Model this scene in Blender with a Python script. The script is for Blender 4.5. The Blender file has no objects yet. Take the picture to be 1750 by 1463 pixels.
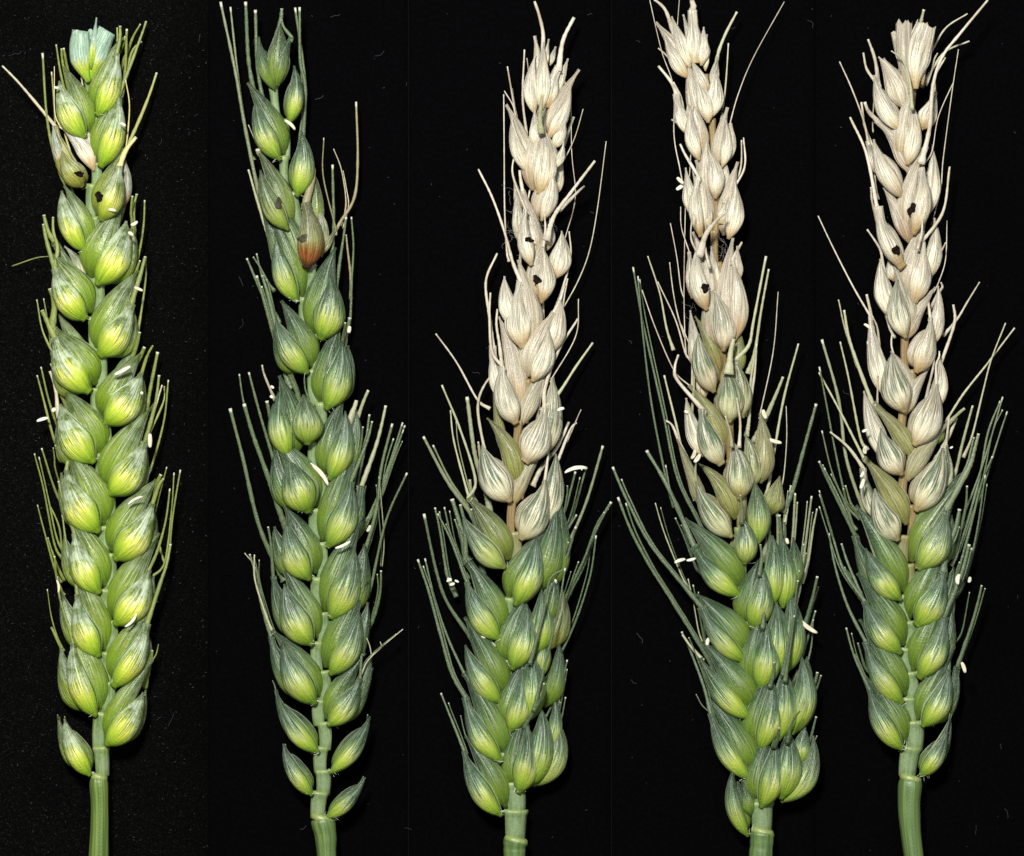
# Five heads of bearded wheat laid side by side on black velvet, seen straight from above.
import bpy, math, random
import numpy as np

C = bpy.context.scene.collection
SC = bpy.context.scene
U = 1e-4                       # one photograph pixel in metres at the spikes' own height
CX, CY, ZF = 875.0, 731.5, 55.0

# ---------------------------------------------------------------- camera, world, lamps, exposure
cam = bpy.data.cameras.new("camera")
cam.sensor_width = 36.0
HC = 6000.0                    # camera height above the spikes (0.6 m)
cam.lens = 36.0 * HC / 1750.0
cam.clip_start, cam.clip_end = 0.01, 10.0
camo = bpy.data.objects.new("camera", cam)
C.objects.link(camo)
camo.location = (0, 0, (HC + ZF) * U)
SC.camera = camo

world = bpy.data.worlds.new("World")
SC.world = world
world.use_nodes = True
world.node_tree.nodes["Background"].inputs[0].default_value = (0.9, 0.95, 1.0, 1)
world.node_tree.nodes["Background"].inputs[1].default_value = 0.012


def area(name, loc, target, size, power, color):
    l = bpy.data.lights.new(name, "AREA")
    l.shape = "DISK"
    l.size = size
    l.energy = power
    l.color = color
    o = bpy.data.objects.new(name, l)
    C.objects.link(o)
    o.location = loc
    d = np.array(target) - np.array(loc)
    from mathutils import Vector
    o.rotation_euler = Vector(d).to_track_quat("-Z", "Y").to_euler()
    return o


area("key_lamp", (-0.10, 0.26, 0.58), (0, 0, 0), 0.10, 8.2, (1.0, 0.985, 0.95))
area("fill_lamp", (0.22, 0.02, 0.62), (0, 0, 0), 0.16, 1.1, (0.95, 0.98, 1.0))

vs = SC.view_settings
vs.view_transform = "Standard"
vs.look = "None"
vs.exposure = 0.0
vs.gamma = 1.0
try:
    SC.cycles.use_denoising = True
    SC.cycles.max_bounces = 4
    SC.cycles.diffuse_bounces = 2
except Exception:
    pass

# ---------------------------------------------------------------- node helper
class NT:
    def __init__(s, name):
        s.m = bpy.data.materials.new(name)
        s.m.use_nodes = True
        s.t = s.m.node_tree
        s.b = s.t.nodes["Principled BSDF"]

    def n(s, typ, **kw):
        nd = s.t.nodes.new(typ)
        for k, v in kw.items():
            setattr(nd, k, v)
        return nd

    def put(s, sock, v):
        if isinstance(v, bpy.types.NodeSocket):
            s.t.links.new(v, sock)
        elif v is not None:
            if isinstance(v, tuple) and len(v) == 3 and sock.type == "RGBA":
                v = v + (1,)
            sock.default_value = v

    def math(s, op, a, b=None, c=None, clamp=False):
        nd = s.n("ShaderNodeMath", operation=op, use_clamp=clamp)
        s.put(nd.inputs[0], a)
        s.put(nd.inputs[1], b)
        s.put(nd.inputs[2], c)
        return nd.outputs[0]

    def smooth(s, x, lo, hi, a=0.0, b=1.0):
        nd = s.n("ShaderNodeMapRange", interpolation_type="SMOOTHSTEP")
        s.put(nd.inputs[0], x)
        nd.inputs[1].default_value = lo
        nd.inputs[2].default_value = hi
        nd.inputs[3].default_value = a
        nd.inputs[4].default_value = b
        return nd.outputs[0]

    def mix(s, f, a, b, mode="MIX"):
        nd = s.n("ShaderNodeMix", data_type="RGBA", blend_type=mode)
        s.put(nd.inputs[0], f)
        s.put(nd.inputs[6], a)
        s.put(nd.inputs[7], b)
        return nd.outputs[2]

    def ramp(s, x, stops):
        nd = s.n("ShaderNodeValToRGB")
        e = nd.color_ramp.elements
        while len(e) < len(stops):
            e.new(0.5)
        for el, (p, c) in zip(e, stops):
            el.position = p
            el.color = c + (1,)
        s.put(nd.inputs[0], x)
        return nd.outputs[0]

    def xyz(s, x, y, z):
        nd = s.n("ShaderNodeCombineXYZ")
        s.put(nd.inputs[0], x)
        s.put(nd.inputs[1], y)
        s.put(nd.inputs[2], z)
        return nd.outputs[0]

    def noise(s, vec, scale, detail=2.0, rough=0.55):
        nd = s.n("ShaderNodeTexNoise")
        s.put(nd.inputs["Vector"], vec)
        nd.inputs["Scale"].default_value = scale
        nd.inputs["Detail"].default_value = detail
        nd.inputs["Roughness"].default_value = rough
        return nd.outputs[0]

    def common(s):
        """u along, v across, a random number, and the piece's own bleach / brown / blue / belly values"""
        tc = s.n("ShaderNodeTexCoord")
        sp = s.n("ShaderNodeSeparateXYZ")
        s.put(sp.inputs[0], tc.outputs["UV"])
        oi = s.n("ShaderNodeObjectInfo")
        sc = s.n("ShaderNodeSeparateColor")
        s.put(sc.inputs[0], oi.outputs["Color"])
        s.obj = tc.outputs["Object"]
        s.u, s.v = sp.outputs[0], sp.outputs[1]
        s.rnd = oi.outputs["Random"]
        s.bleach, s.brown, s.blue = sc.outputs[0], sc.outputs[1], sc.outputs[2]
        s.belly = oi.outputs["Alpha"]

    def bump(s, h, strength, dist):
        nd = s.n("ShaderNodeBump")
        nd.inputs["Strength"].default_value = strength
        nd.inputs["Distance"].default_value = dist
        s.put(nd.inputs["Height"], h)
        s.put(s.b.inputs["Normal"], nd.outputs[0])


def mat_scale():
    s = NT("wheat_scale")
    s.common()
    M = s.math
    r50 = M("MULTIPLY", s.rnd, 60.0)

    def streak(fu, fv, off, detail=2.0):
        return s.noise(s.xyz(M("MULTIPLY", s.u, fu), M("MULTIPLY", s.v, fv), M("ADD", r50, off)), 1.0, detail)

    n1 = streak(1.6, 16.0, 0.0, 3.0)
    nA = streak(2.0, 34.0, 11.0)
    nB = streak(1.4, 26.0, 23.0)
    n2 = s.noise(s.obj, 420.0, 4.0, 0.6)
    n3 = s.noise(s.obj, 2600.0, 3.0, 0.6)
    big = s.noise(s.obj, 110.0, 2.0)
    nn = M("SUBTRACT", n1, 0.5)
    va = M("ABSOLUTE", M("SUBTRACT", s.v, 0.5))
    dark = s.smooth(nA, 0.52, 0.60)
    pale = s.smooth(nB, 0.53, 0.62)
    uu = M("ADD", s.u, M("ADD", M("MULTIPLY", nn, 0.40), M("MULTIPLY", M("SUBTRACT", nA, 0.5), 0.30)))
    # healthy tissue
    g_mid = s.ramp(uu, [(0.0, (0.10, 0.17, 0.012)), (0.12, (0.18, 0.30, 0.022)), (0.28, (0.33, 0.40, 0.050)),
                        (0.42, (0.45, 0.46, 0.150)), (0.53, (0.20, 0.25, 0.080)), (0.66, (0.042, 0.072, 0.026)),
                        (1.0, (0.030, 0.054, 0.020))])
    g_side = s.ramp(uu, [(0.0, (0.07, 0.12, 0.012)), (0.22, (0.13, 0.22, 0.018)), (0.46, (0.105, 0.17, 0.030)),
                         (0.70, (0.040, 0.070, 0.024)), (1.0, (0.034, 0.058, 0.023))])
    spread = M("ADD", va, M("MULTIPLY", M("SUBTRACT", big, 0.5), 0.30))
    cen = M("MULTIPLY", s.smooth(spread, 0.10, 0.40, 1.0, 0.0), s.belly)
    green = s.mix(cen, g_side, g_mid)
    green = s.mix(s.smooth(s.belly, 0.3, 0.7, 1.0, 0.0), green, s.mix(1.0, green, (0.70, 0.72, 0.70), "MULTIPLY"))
    blue_c = s.mix(1.0, green, (0.72, 1.0, 1.45), "MULTIPLY")
    green = s.mix(M("MULTIPLY", M("MULTIPLY", s.blue, 0.8), s.smooth(uu, 0.28, 0.6)), green, blue_c)
    top = M("MULTIPLY", s.smooth(uu, 0.34, 0.54), s.smooth(s.u, 0.90, 1.0, 1.0, 0.5))
    far = M("MULTIPLY", M("MULTIPLY", top, s.smooth(n2, 0.40, 0.66)), M("ADD", 0.02, M("MULTIPLY", s.belly, M("ADD", 0.13, M("MULTIPLY", s.smooth(s.blue, 0.22, 0.48, 1.0, 0.0), 0.22)))))
    green = s.mix(far, green, (0.36, 0.45, 0.40))
    green = s.mix(M("MULTIPLY", M("MULTIPLY", pale, s.smooth(s.u, 0.15, 0.5, 0.12, 0.50)), 0.75), green, (0.28, 0.365, 0.20))
    green = s.mix(M("MULTIPLY", M("MULTIPLY", dark, s.smooth(uu, 0.30, 0.5, 0.10, 1.0)), 0.62), green, (0.022, 0.052, 0.016))
    green = s.mix(M("MULTIPLY", s.smooth(n3, 0.58, 0.76), 0.22), green, (0.42, 0.48, 0.30))
    # ripened, bleached tissue
    straw = s.ramp(uu, [(0.0, (0.38, 0.26, 0.11)), (0.10, (0.54, 0.44, 0.26)), (0.26, (0.71, 0.665, 0.49)),
                        (0.48, (0.59, 0.55, 0.425)), (0.75, (0.44, 0.405, 0.315)), (1.0, (0.55, 0.51, 0.40))])
    straw = s.mix(M("MULTIPLY", s.smooth(big, 0.48, 0.68), 0.50), straw, (0.46, 0.355, 0.20))
    straw = s.mix(M("MULTIPLY", M("MULTIPLY", pale, s.smooth(s.u, 0.1, 0.5, 0.2, 0.8)), 0.8), straw, (0.70, 0.66, 0.55))
    straw = s.mix(M("MULTIPLY", M("MULTIPLY", dark, s.smooth(uu, 0.12, 0.5, 0.15, 1.0)), 0.66), straw, (0.165, 0.155, 0.125))
    green_left = s.smooth(s.bleach, 0.80, 0.97, 1.0, 0.0)
    straw = s.mix(M("MULTIPLY", M("MULTIPLY", s.smooth(n1, 0.42, 0.56), s.smooth(uu, 0.25, 0.5)), green_left), straw, (0.07, 0.115, 0.065))
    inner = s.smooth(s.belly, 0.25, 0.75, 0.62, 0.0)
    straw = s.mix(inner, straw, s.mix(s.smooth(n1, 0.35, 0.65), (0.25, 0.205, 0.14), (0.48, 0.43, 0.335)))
    straw = s.mix(M("MULTIPLY", s.smooth(s.rnd, 0.40, 0.9), s.smooth(uu, 0.08, 0.40, 0.75, 0.0)), straw, (0.40, 0.26, 0.10))
    olive = s.ramp(uu, [(0.0, (0.17, 0.17, 0.02)), (0.4, (0.20, 0.195, 0.035)), (1.0, (0.15, 0.155, 0.055))])
    olive = s.mix(M("MULTIPLY", pale, 0.55), olive, (0.36, 0.35, 0.17))
    olive = s.mix(M("MULTIPLY", dark, 0.70), olive, (0.055, 0.06, 0.014))
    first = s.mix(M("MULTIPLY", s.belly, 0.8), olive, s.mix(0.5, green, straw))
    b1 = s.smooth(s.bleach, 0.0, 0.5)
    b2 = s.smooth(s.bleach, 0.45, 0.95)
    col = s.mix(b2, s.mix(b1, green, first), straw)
    vk = M("ADD", s.v, M("MULTIPLY", M("SUBTRACT", n1, 0.5), 0.03))
    kl = M("ABSOLUTE", M("SUBTRACT", vk, M("ADD", 0.40, M("MULTIPLY", s.rnd, 0.2))))
    keel = M("MULTIPLY", s.smooth(kl, 0.006, 0.020, 1.0, 0.0), s.smooth(s.u, 0.30, 0.50))
    vivid = s.smooth(s.blue, 0.22, 0.48, 1.0, 0.0)
    col = s.mix(M("MULTIPLY", vivid, s.smooth(s.bleach, 0.3, 0.7, 1.0, 0.0)), col, s.mix(1.0, col, s.mix(s.smooth(uu, 0.25, 0.6), (1.32, 1.32, 0.85), (1.75, 1.60, 0.85)), "MULTIPLY"))
    col = s.mix(M("MULTIPLY", M("MULTIPLY", vivid, far), 1.0), col, (0.58, 0.68, 0.62))
    col = s.mix(M("MULTIPLY", s.smooth(s.belly, 1.1, 1.5), s.smooth(uu, 0.25, 0.6)), col, s.mix(pale, (0.27, 0.40, 0.27), (0.44, 0.58, 0.55)))
    col = s.mix(M("MULTIPLY", keel, 0.6), col, s.mix(s.bleach, (0.34, 0.42, 0.28), (0.60, 0.56, 0.44)))
    line = M("MULTIPLY", s.smooth(va, 0.345, 0.375), s.smooth(va, 0.385, 0.41, 1.0, 0.0))
    col = s.mix(M("MULTIPLY", line, 0.6), col, s.mix(s.bleach, (0.03, 0.06, 0.02), (0.20, 0.17, 0.11)))
    edge = M("MULTIPLY", s.smooth(va, 0.395, 0.43), 0.62)
    col = s.mix(edge, col, s.mix(s.bleach, (0.40, 0.44, 0.27), (0.62, 0.57, 0.44)))
    bm = M("MULTIPLY", s.brown, s.smooth(M("ADD", uu, M("MULTIPLY", big, 0.3)), 0.36, 0.66, 1.0, 0.10), clamp=True)
    col = s.mix(bm, col, s.mix(s.smooth(M("ADD", s.u, M("MULTIPLY", n2, 0.25)), 0.10, 0.32), (0.035, 0.016, 0.010), s.mix(s.smooth(n1, 0.35, 0.65), (0.15, 0.036, 0.010), (0.30, 0.115, 0.035))))
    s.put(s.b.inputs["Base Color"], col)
    s.put(s.b.inputs["Roughness"], s.smooth(n2, 0.3, 0.7, 0.25, 0.46))
    s.b.inputs["Specular IOR Level"].default_value = 0.45
    s.b.inputs["Subsurface Weight"].default_value = 0.14
    s.b.inputs["Subsurface Radius"].default_value = (1.0, 1.0, 0.4)
    s.b.inputs["Subsurface Scale"].default_value = 0.0005
    h = M("ADD", M("MULTIPLY", M("SUBTRACT", pale, M("MULTIPLY", dark, 0.8)), s.smooth(s.u, 0.1, 0.5, 0.3, 1.0)), M("MULTIPLY", n3, 0.9))
    s.bump(M("ADD", h, M("ADD", keel, M("MULTIPLY", line, -1.5))), 0.75, 1.5e-4)
    return s.m


def mat_awn():
    s = NT("wheat_awn")
    s.common()
    M = s.math
    n1 = s.noise(s.xyz(M("MULTIPLY", s.u, 3.0), 0.0, M("MULTIPLY", s.rnd, 40.0)), 1.0, 3.0)
    n3 = s.noise(s.obj, 3500.0, 2.0)
    g = s.mix(s.smooth(n1, 0.35, 0.7), (0.066, 0.100, 0.024), (0.105, 0.138, 0.036))
    g = s.mix(M("MULTIPLY", s.blue, 0.8), g, (0.046, 0.072, 0.042))
    st = s.mix(s.smooth(n1, 0.35, 0.7), (0.47, 0.43, 0.34), (0.30, 0.245, 0.165))
    ol = s.mix(s.smooth(n1, 0.35, 0.7), (0.28, 0.29, 0.15), (0.34, 0.33, 0.21))
    c = s.mix(s.smooth(s.bleach, 0.45, 0.95), s.mix(s.smooth(s.bleach, 0.0, 0.5), g, ol), st)
    vivid = M("MULTIPLY", s.smooth(s.blue, 0.22, 0.48, 1.0, 0.0), s.smooth(s.bleach, 0.5, 0.8, 1.0, 0.0))
    c = s.mix(vivid, c, s.mix(1.0, c, (1.65, 1.45, 0.85), "MULTIPLY"))
    c = s.mix(M("MULTIPLY", s.brown, 0.9, clamp=True), c, (0.25, 0.12, 0.03))
    c = s.mix(s.smooth(n3, 0.56, 0.74, 0.0, 0.40), c, (0.30, 0.34, 0.25))
    c = s.mix(s.smooth(s.u, 0.975, 0.99), c, (0.40, 0.41, 0.31))
    s.put(s.b.inputs["Base Color"], c)
    s.b.inputs["Roughness"].default_value = 0.5
    s.bump(n3, 0.6, 1.5e-4)
    return s.m


def mat_stalk():
    s = NT("wheat_stalk")
    s.common()
    M = s.math
    n1 = s.noise(s.xyz(M("MULTIPLY", s.u, 1.2), M("MULTIPLY", s.v, 22.0), M("MULTIPLY", s.rnd, 40.0)), 1.0, 3.0)
    n2 = s.noise(s.obj, 500.0, 4.0, 0.65)
    n3 = s.noise(s.obj, 3000.0, 2.0)
    g = s.mix(s.smooth(n1, 0.3, 0.7), (0.050, 0.095, 0.012), (0.15, 0.22, 0.042))
    g = s.mix(M("MULTIPLY", s.blue, 0.5), g, (0.065, 0.115, 0.065))
    g = s.mix(M("MULTIPLY", s.belly, s.smooth(n2, 0.35, 0.7, 0.2, 0.8)), g, (0.24, 0.31, 0.18))
    ends = M("MAXIMUM", s.smooth(s.u, 0.0, 0.10, 1.0, 0.0), s.smooth(s.u, 0.82, 1.0))
    g = s.mix(M("MULTIPLY", ends, M("MULTIPLY", s.belly, 0.5)), g, (0.28, 0.34, 0.07))
    st = s.mix(s.smooth(n1, 0.3, 0.7), (0.26, 0.19, 0.075), (0.13, 0.085, 0.03))
    c = s.mix(s.bleach, g, st)
    c = s.mix(M("MULTIPLY", s.brown, 0.8, clamp=True), c, (0.16, 0.09, 0.03))
    s.put(s.b.inputs["Base Color"], c)
    s.b.inputs["Roughness"].default_value = 0.42
    s.bump(M("ADD", n1, M("MULTIPLY", n3, 0.4)), 0.6, 2.0e-4)
    return s.m


def mat_plain(name, c0, c1, rough, scale, bump=0.5):
    s = NT(name)
    s.common()
    n = s.noise(s.obj, scale, 3.0)
    s.put(s.b.inputs["Base Color"], s.mix(s.smooth(n, 0.35, 0.65), c0, c1))
    s.b.inputs["Roughness"].default_value = rough
    s.b.inputs["Specular IOR Level"].default_value = 0.06 if rough > 0.9 else 0.4
    s.bump(n, bump, 1e-4)
    return s.m


def mat_cloth(name, base, speck, thr):
    s = NT(name)
    s.common()
    M = s.math
    a = s.noise(s.obj, 5200.0, 3.0, 0.7)
    b = s.noise(s.obj, 1500.0, 3.0, 0.6)
    d = s.noise(s.obj, 40.0, 2.0)
    c = s.mix(s.smooth(b, 0.3, 0.75), base, tuple(x * 2.2 for x in base))
    c = s.mix(s.smooth(a, thr, thr + 0.14), c, speck)
    c = s.mix(s.smooth(d, 0.45, 0.75, 0.0, 0.35), c, tuple(x * 0.4 for x in base))
    s.put(s.b.inputs["Base Color"], c)
    s.b.inputs["Roughness"].default_value = 0.95
    s.b.inputs["Specular IOR Level"].default_value = 0.03
    s.bump(M("ADD", a, b), 0.8, 4e-4)
    return s.m


M_SCALE, M_AWN, M_STALK = mat_scale(), mat_awn(), mat_stalk()
M_ANTHER = mat_plain("anther_cream", (0.66, 0.65, 0.54), (0.50, 0.46, 0.32), 0.55, 900.0)
M_SPOT = mat_plain("black_lesion", (0.003, 0.0025, 0.002), (0.012, 0.009, 0.007), 0.95, 1500.0)
M_SPOT_OLIVE = mat_plain("olive_lesion", (0.030, 0.026, 0.012), (0.055, 0.045, 0.022), 0.7, 1500.0)
M_HAIR = mat_plain("white_hair", (0.70, 0.72, 0.68), (0.55, 0.58, 0.52), 0.5, 900.0, 0.0)
M_WEB = mat_plain("grey_mycelium", (0.36, 0.355, 0.34), (0.22, 0.215, 0.21), 0.7, 900.0, 0.0)
M_LINT = mat_plain("grey_lint", (0.012, 0.012, 0.015), (0.035, 0.035, 0.045), 0.8, 60.0, 0.0)

# ---------------------------------------------------------------- mesh helpers (all in photograph pixels, y up)
def P(x, y, z=ZF):
    return np.array([x - CX, CY - y, z], float)


def smoothstep(x, a, b):
    t = np.clip((x - a) / (b - a), 0, 1)
    return t * t * (3 - 2 * t)


def make(name, verts, faces, mat, origin, parent=None, porigin=None, uv=None, props=None, color=None):
    """one mesh object whose own origin is ORIGIN (pixels); PORIGIN is the parent's origin"""
    v = (np.asarray(verts) - origin) * U
    me = bpy.data.meshes.new(name)
    me.from_pydata(v.tolist(), [], faces)
    me.shade_smooth()
    if uv is not None:
        lay = me.uv_layers.new(name="UVMap")
        idx = np.empty(len(me.loops), dtype=np.int32)
        me.loops.foreach_get("vertex_index", idx)
        lay.data.foreach_set("uv", np.asarray(uv, dtype=np.float32)[idx].ravel())
    me.materials.append(mat)
    o = bpy.data.objects.new(name, me)
    C.objects.link(o)
    o.location = (origin - (porigin if porigin is not None else np.zeros(3))) * U
    if parent is not None:
        o.parent = parent
    if color is not None:
        o.color = color
    for k, val in (props or {}).items():
        o[k] = val
    return o


def grid_faces(nu, nv, closed):
    f = []
    m = nv if closed else nv - 1
    for i in range(nu - 1):
        for j in range(m):
            a = i * nv + j
            b = i * nv + (j + 1) % nv
            f.append((a, b, b + nv, a + nv))
    return f


def catmull(pts, n):
    p = np.array(pts, float)
    if len(p) == 2:
        t = np.linspace(0, 1, n)[:, None]
        return p[0] * (1 - t) + p[1] * t
    q = np.vstack([2 * p[0] - p[1], p, 2 * p[-1] - p[-2]])
    seg = len(p) - 1
    out = []
    for t in np.linspace(0, seg, n):
        i = min(int(t), seg - 1)
        f = t - i
        a, b, c, d = q[i], q[i + 1], q[i + 2], q[i + 3]
        out.append(0.5 * ((2 * b) + (-a + c) * f + (2 * a - 5 * b + 4 * c - d) * f ** 2 + (-a + 3 * b - 3 * c + d) * f ** 3))
    return np.array(out)


def tube(path, rad, sides=7, flat=1.0, cap=True):
    """tube along PATH; FLAT squeezes it in height"""
    n = len(path)
    tg = np.gradient(path, axis=0)
    tg /= np.linalg.norm(tg, axis=1)[:, None] + 1e-9
    up = np.array([0, 0, 1.0])
    s = np.cross(tg, up)
    ln = np.linalg.norm(s, axis=1)[:, None]
    s = np.where(ln > 1e-3, s / np.maximum(ln, 1e-6), np.array([1.0, 0, 0]))
    w = np.cross(s, tg)
    verts, uv = [], []
    for i in range(n):
        for j in range(sides):
            a = 2 * math.pi * j / sides
            verts.append(path[i] + rad[i] * (math.cos(a) * s[i] + flat * math.sin(a) * w[i]))
            uv.append((i / (n - 1), j / sides))
    faces = grid_faces(n, sides, True)
    if cap:
        faces.append(tuple(range(sides - 1, -1, -1)))
        faces.append(tuple((n - 1) * sides + j for j in range(sides)))
    return verts, faces, uv


class Scale:
    """a boat-shaped bract: closed, convex to the front, shallow behind"""

    def __init__(s, b, t, W, bow=0.0, side=1, depth=0.8, kind="glume", roll=0.0, rng=None, end=1.5, sharp=0.0):
        s.sharp = sharp
        s.b, s.t, s.W, s.kind, s.depth, s.end = b, t, W, kind, depth, end
        ax = t - b
        s.L = float(np.linalg.norm(ax))
        a = ax / s.L
        pn = np.array([-a[1], a[0], 0.0]) if side > 0 else np.array([a[1], -a[0], 0.0])
        s.n = pn / np.linalg.norm(pn)
        s.bow = bow
        s.roll = roll
        s.ph = [rng.uniform(0, 6.28) for _ in range(6)]
        s.fat = rng.uniform(0.92, 1.06)

    def prof(s, u):
        u = np.clip(u, 0, 1)
        if s.kind == "cut":
            return (0.28 + 0.72 * smoothstep(u, 0.0, 0.5)) * (1 - 0.12 * smoothstep(u, 0.75, 1.0))
        if s.kind == "core":
            return np.sin(math.pi * u ** 0.75) ** 0.7
        # an ogive: rounded foot, widest about a third of the way up, then convex sides to a point
        pk, ex = (0.40, 1.58 - 1.1 * s.sharp) if s.kind == "glume" else (0.33, 1.35)
        lo = np.clip(1 - ((pk - u) / pk) ** 2, 0, 1) ** 0.78
        hi = 1 - np.clip((u - pk) / (1 - pk), 0, 1) ** ex
        return np.maximum(np.where(u < pk, lo, hi), 0.20 * (1 - u) ** 8)

    def at(s, u, th, front=True, lift=0.0):
        u = np.asarray(u, float)
        th = np.asarray(th, float)
        c = s.b + (s.t - s.b) * u[..., None] + s.n * (s.bow * 4 * u * (1 - u))[..., None]
        tg = (s.t - s.b) + s.n * (s.bow * 4 * (1 - 2 * u))[..., None]
        tg = tg / np.linalg.norm(tg, axis=-1)[..., None]
        sd = np.stack([-tg[..., 1], tg[..., 0], np.zeros(u.shape)], -1)
        sd = sd / np.linalg.norm(sd, axis=-1)[..., None]
        if np.dot(sd.reshape(-1, 3)[0], s.n) < 0:
            sd = -sd
        zz = np.cross(tg, sd)
        zz = np.where(zz[..., 2:3] < 0, -zz, zz)
        cr, sr = math.cos(s.roll), math.sin(s.roll)
        sd, zz = sd * cr - zz * sr, zz * cr + sd * sr
        f = s.prof(u) * s.fat
        w = np.maximum(0.5 * s.W * f, s.end if s.kind != "core" else 0.4)
        d = s.depth * np.maximum(0.5 * s.W * s.prof(u) ** 0.9, s.end * 0.7)
        wob = 1 + (0.04 + 0.05 * (s.sharp > 0.25)) * np.sin(5 * u + s.ph[0] + 2 * th) + 0.035 * np.sin(9 * u + s.ph[1]) * np.sin(2 * th + s.ph[2])
        x = w * np.sin(th) * wob
        if front:
            rib = 0.012 * s.W * np.cos(th * 4.4 + s.ph[3]) * smoothstep(u, 0.25, 0.7) * np.cos(th) * f
            keel = 0.07 * s.W * np.exp(-((th - 0.35 * math.sin(s.ph[4])) / 0.22) ** 2) * smoothstep(u, 0.25, 0.8) * f
            z = d * np.cos(th) * wob + (rib + keel) * (s.kind != "core")
        else:
            z = -0.45 * d * np.cos(th) if s.kind != "core" else -d * np.cos(th)
        return c + sd * x[..., None] + zz * (z + lift)[..., None]

    def build(s, name, mat, parent, porigin, color):
        nu, nf, nb = (26, 17, 5) if s.kind != "core" else (12, 8, 6)
        u = np.linspace(0, 1, nu) ** 1.1
        thf = np.linspace(-math.pi / 2, math.pi / 2, nf)
        thb = np.linspace(math.pi / 2, -math.pi / 2, nb + 2)[1:-1]
        uu, tt = np.meshgrid(u, thf, indexing="ij")
        a = s.at(uu, tt)
        if s.kind == "cut":                         # torn, uneven upper edge
            jag = np.array([0.030 * math.sin(5 * t + s.ph[0]) + 0.018 * math.sin(19 * t + s.ph[1]) for t in thf])
            a = s.at(uu * (1 + (jag * (uu[-1:, :] > 0)) * uu ** 3), tt)
        ub, tb = np.meshgrid(u, thb, indexing="ij")
        b = s.at(ub, tb, False)
        v = np.concatenate([a, b], 1)
        nv = nf + nb
        vv = np.concatenate([(thf / math.pi + 0.5), (thb / math.pi + 0.5)])
        uv = np.stack([np.repeat(u, nv), np.tile(vv, nu)], 1)
        faces = grid_faces(nu, nv, True)
        faces.append(tuple(range(nv - 1, -1, -1)))
        faces.append(tuple((nu - 1) * nv + j for j in range(nv)))
        return make(name, v.reshape(-1, 3), faces, mat, s.b, parent, porigin, uv, None, color)

    def locate(s, x, y):
        uu, tt = np.meshgrid(np.linspace(0.02, 0.98, 60), np.linspace(-1.3, 1.3, 41), indexing="ij")
        p = s.at(uu, tt)
        q = P(x, y)
        k = np.argmin((p[..., 0] - q[0]) ** 2 + (p[..., 1] - q[1]) ** 2)
        return uu.ravel()[k], tt.ravel()[k]


def spot_mesh(sc, x, y, w, h, rng, ang=0.0):
    """an uneven sunken-looking lesion that follows the bract's surface"""
    n, rings = 22, 4
    ph = [rng.uniform(0, 6.28) for _ in range(4)]
    V, F = [], []
    c = P(x, y)
    pts = [(0, 0)]
    for r in range(1, rings + 1):
        for k in range(n):
            a = 2 * math.pi * k / n
            j = 1 + 0.16 * math.sin(2 * a + ph[0]) + 0.13 * math.sin(3 * a + ph[1]) + 0.10 * math.sin(5 * a + ph[2])
            px, py = math.cos(a) * w / 2 * j * r / rings, math.sin(a) * h / 2 * j * r / rings
            pts.append((px * math.cos(ang) - py * math.sin(ang), px * math.sin(ang) + py * math.cos(ang)))
    uu, tt = np.meshgrid(np.linspace(0.02, 0.98, 90), np.linspace(-1.4, 1.4, 71), indexing="ij")
    g = sc.at(uu, tt).reshape(-1, 3)
    for i, (px, py) in enumerate(pts):
        d = (g[:, 0] - c[0] - px) ** 2 + (g[:, 1] - c[1] - py) ** 2
        near = np.argsort(d)[:4]
        wgt = 1 / (d[near] + 0.05)
        z = float((g[near, 2] * wgt).sum() / wgt.sum())
        rr = (i - 1) // n + 1 if i else 0
        V.append((c[0] + px, c[1] + py, z + (1.1 if rr < rings else -0.6)))
    for k in range(n):
        F.append((0, 1 + k, 1 + (k + 1) % n))
        for r in range(rings - 1):
            a, b = 1 + r * n + k, 1 + r * n + (k + 1) % n
            F.append((a, a + n, b + n, b))
    return np.array(V), F

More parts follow.
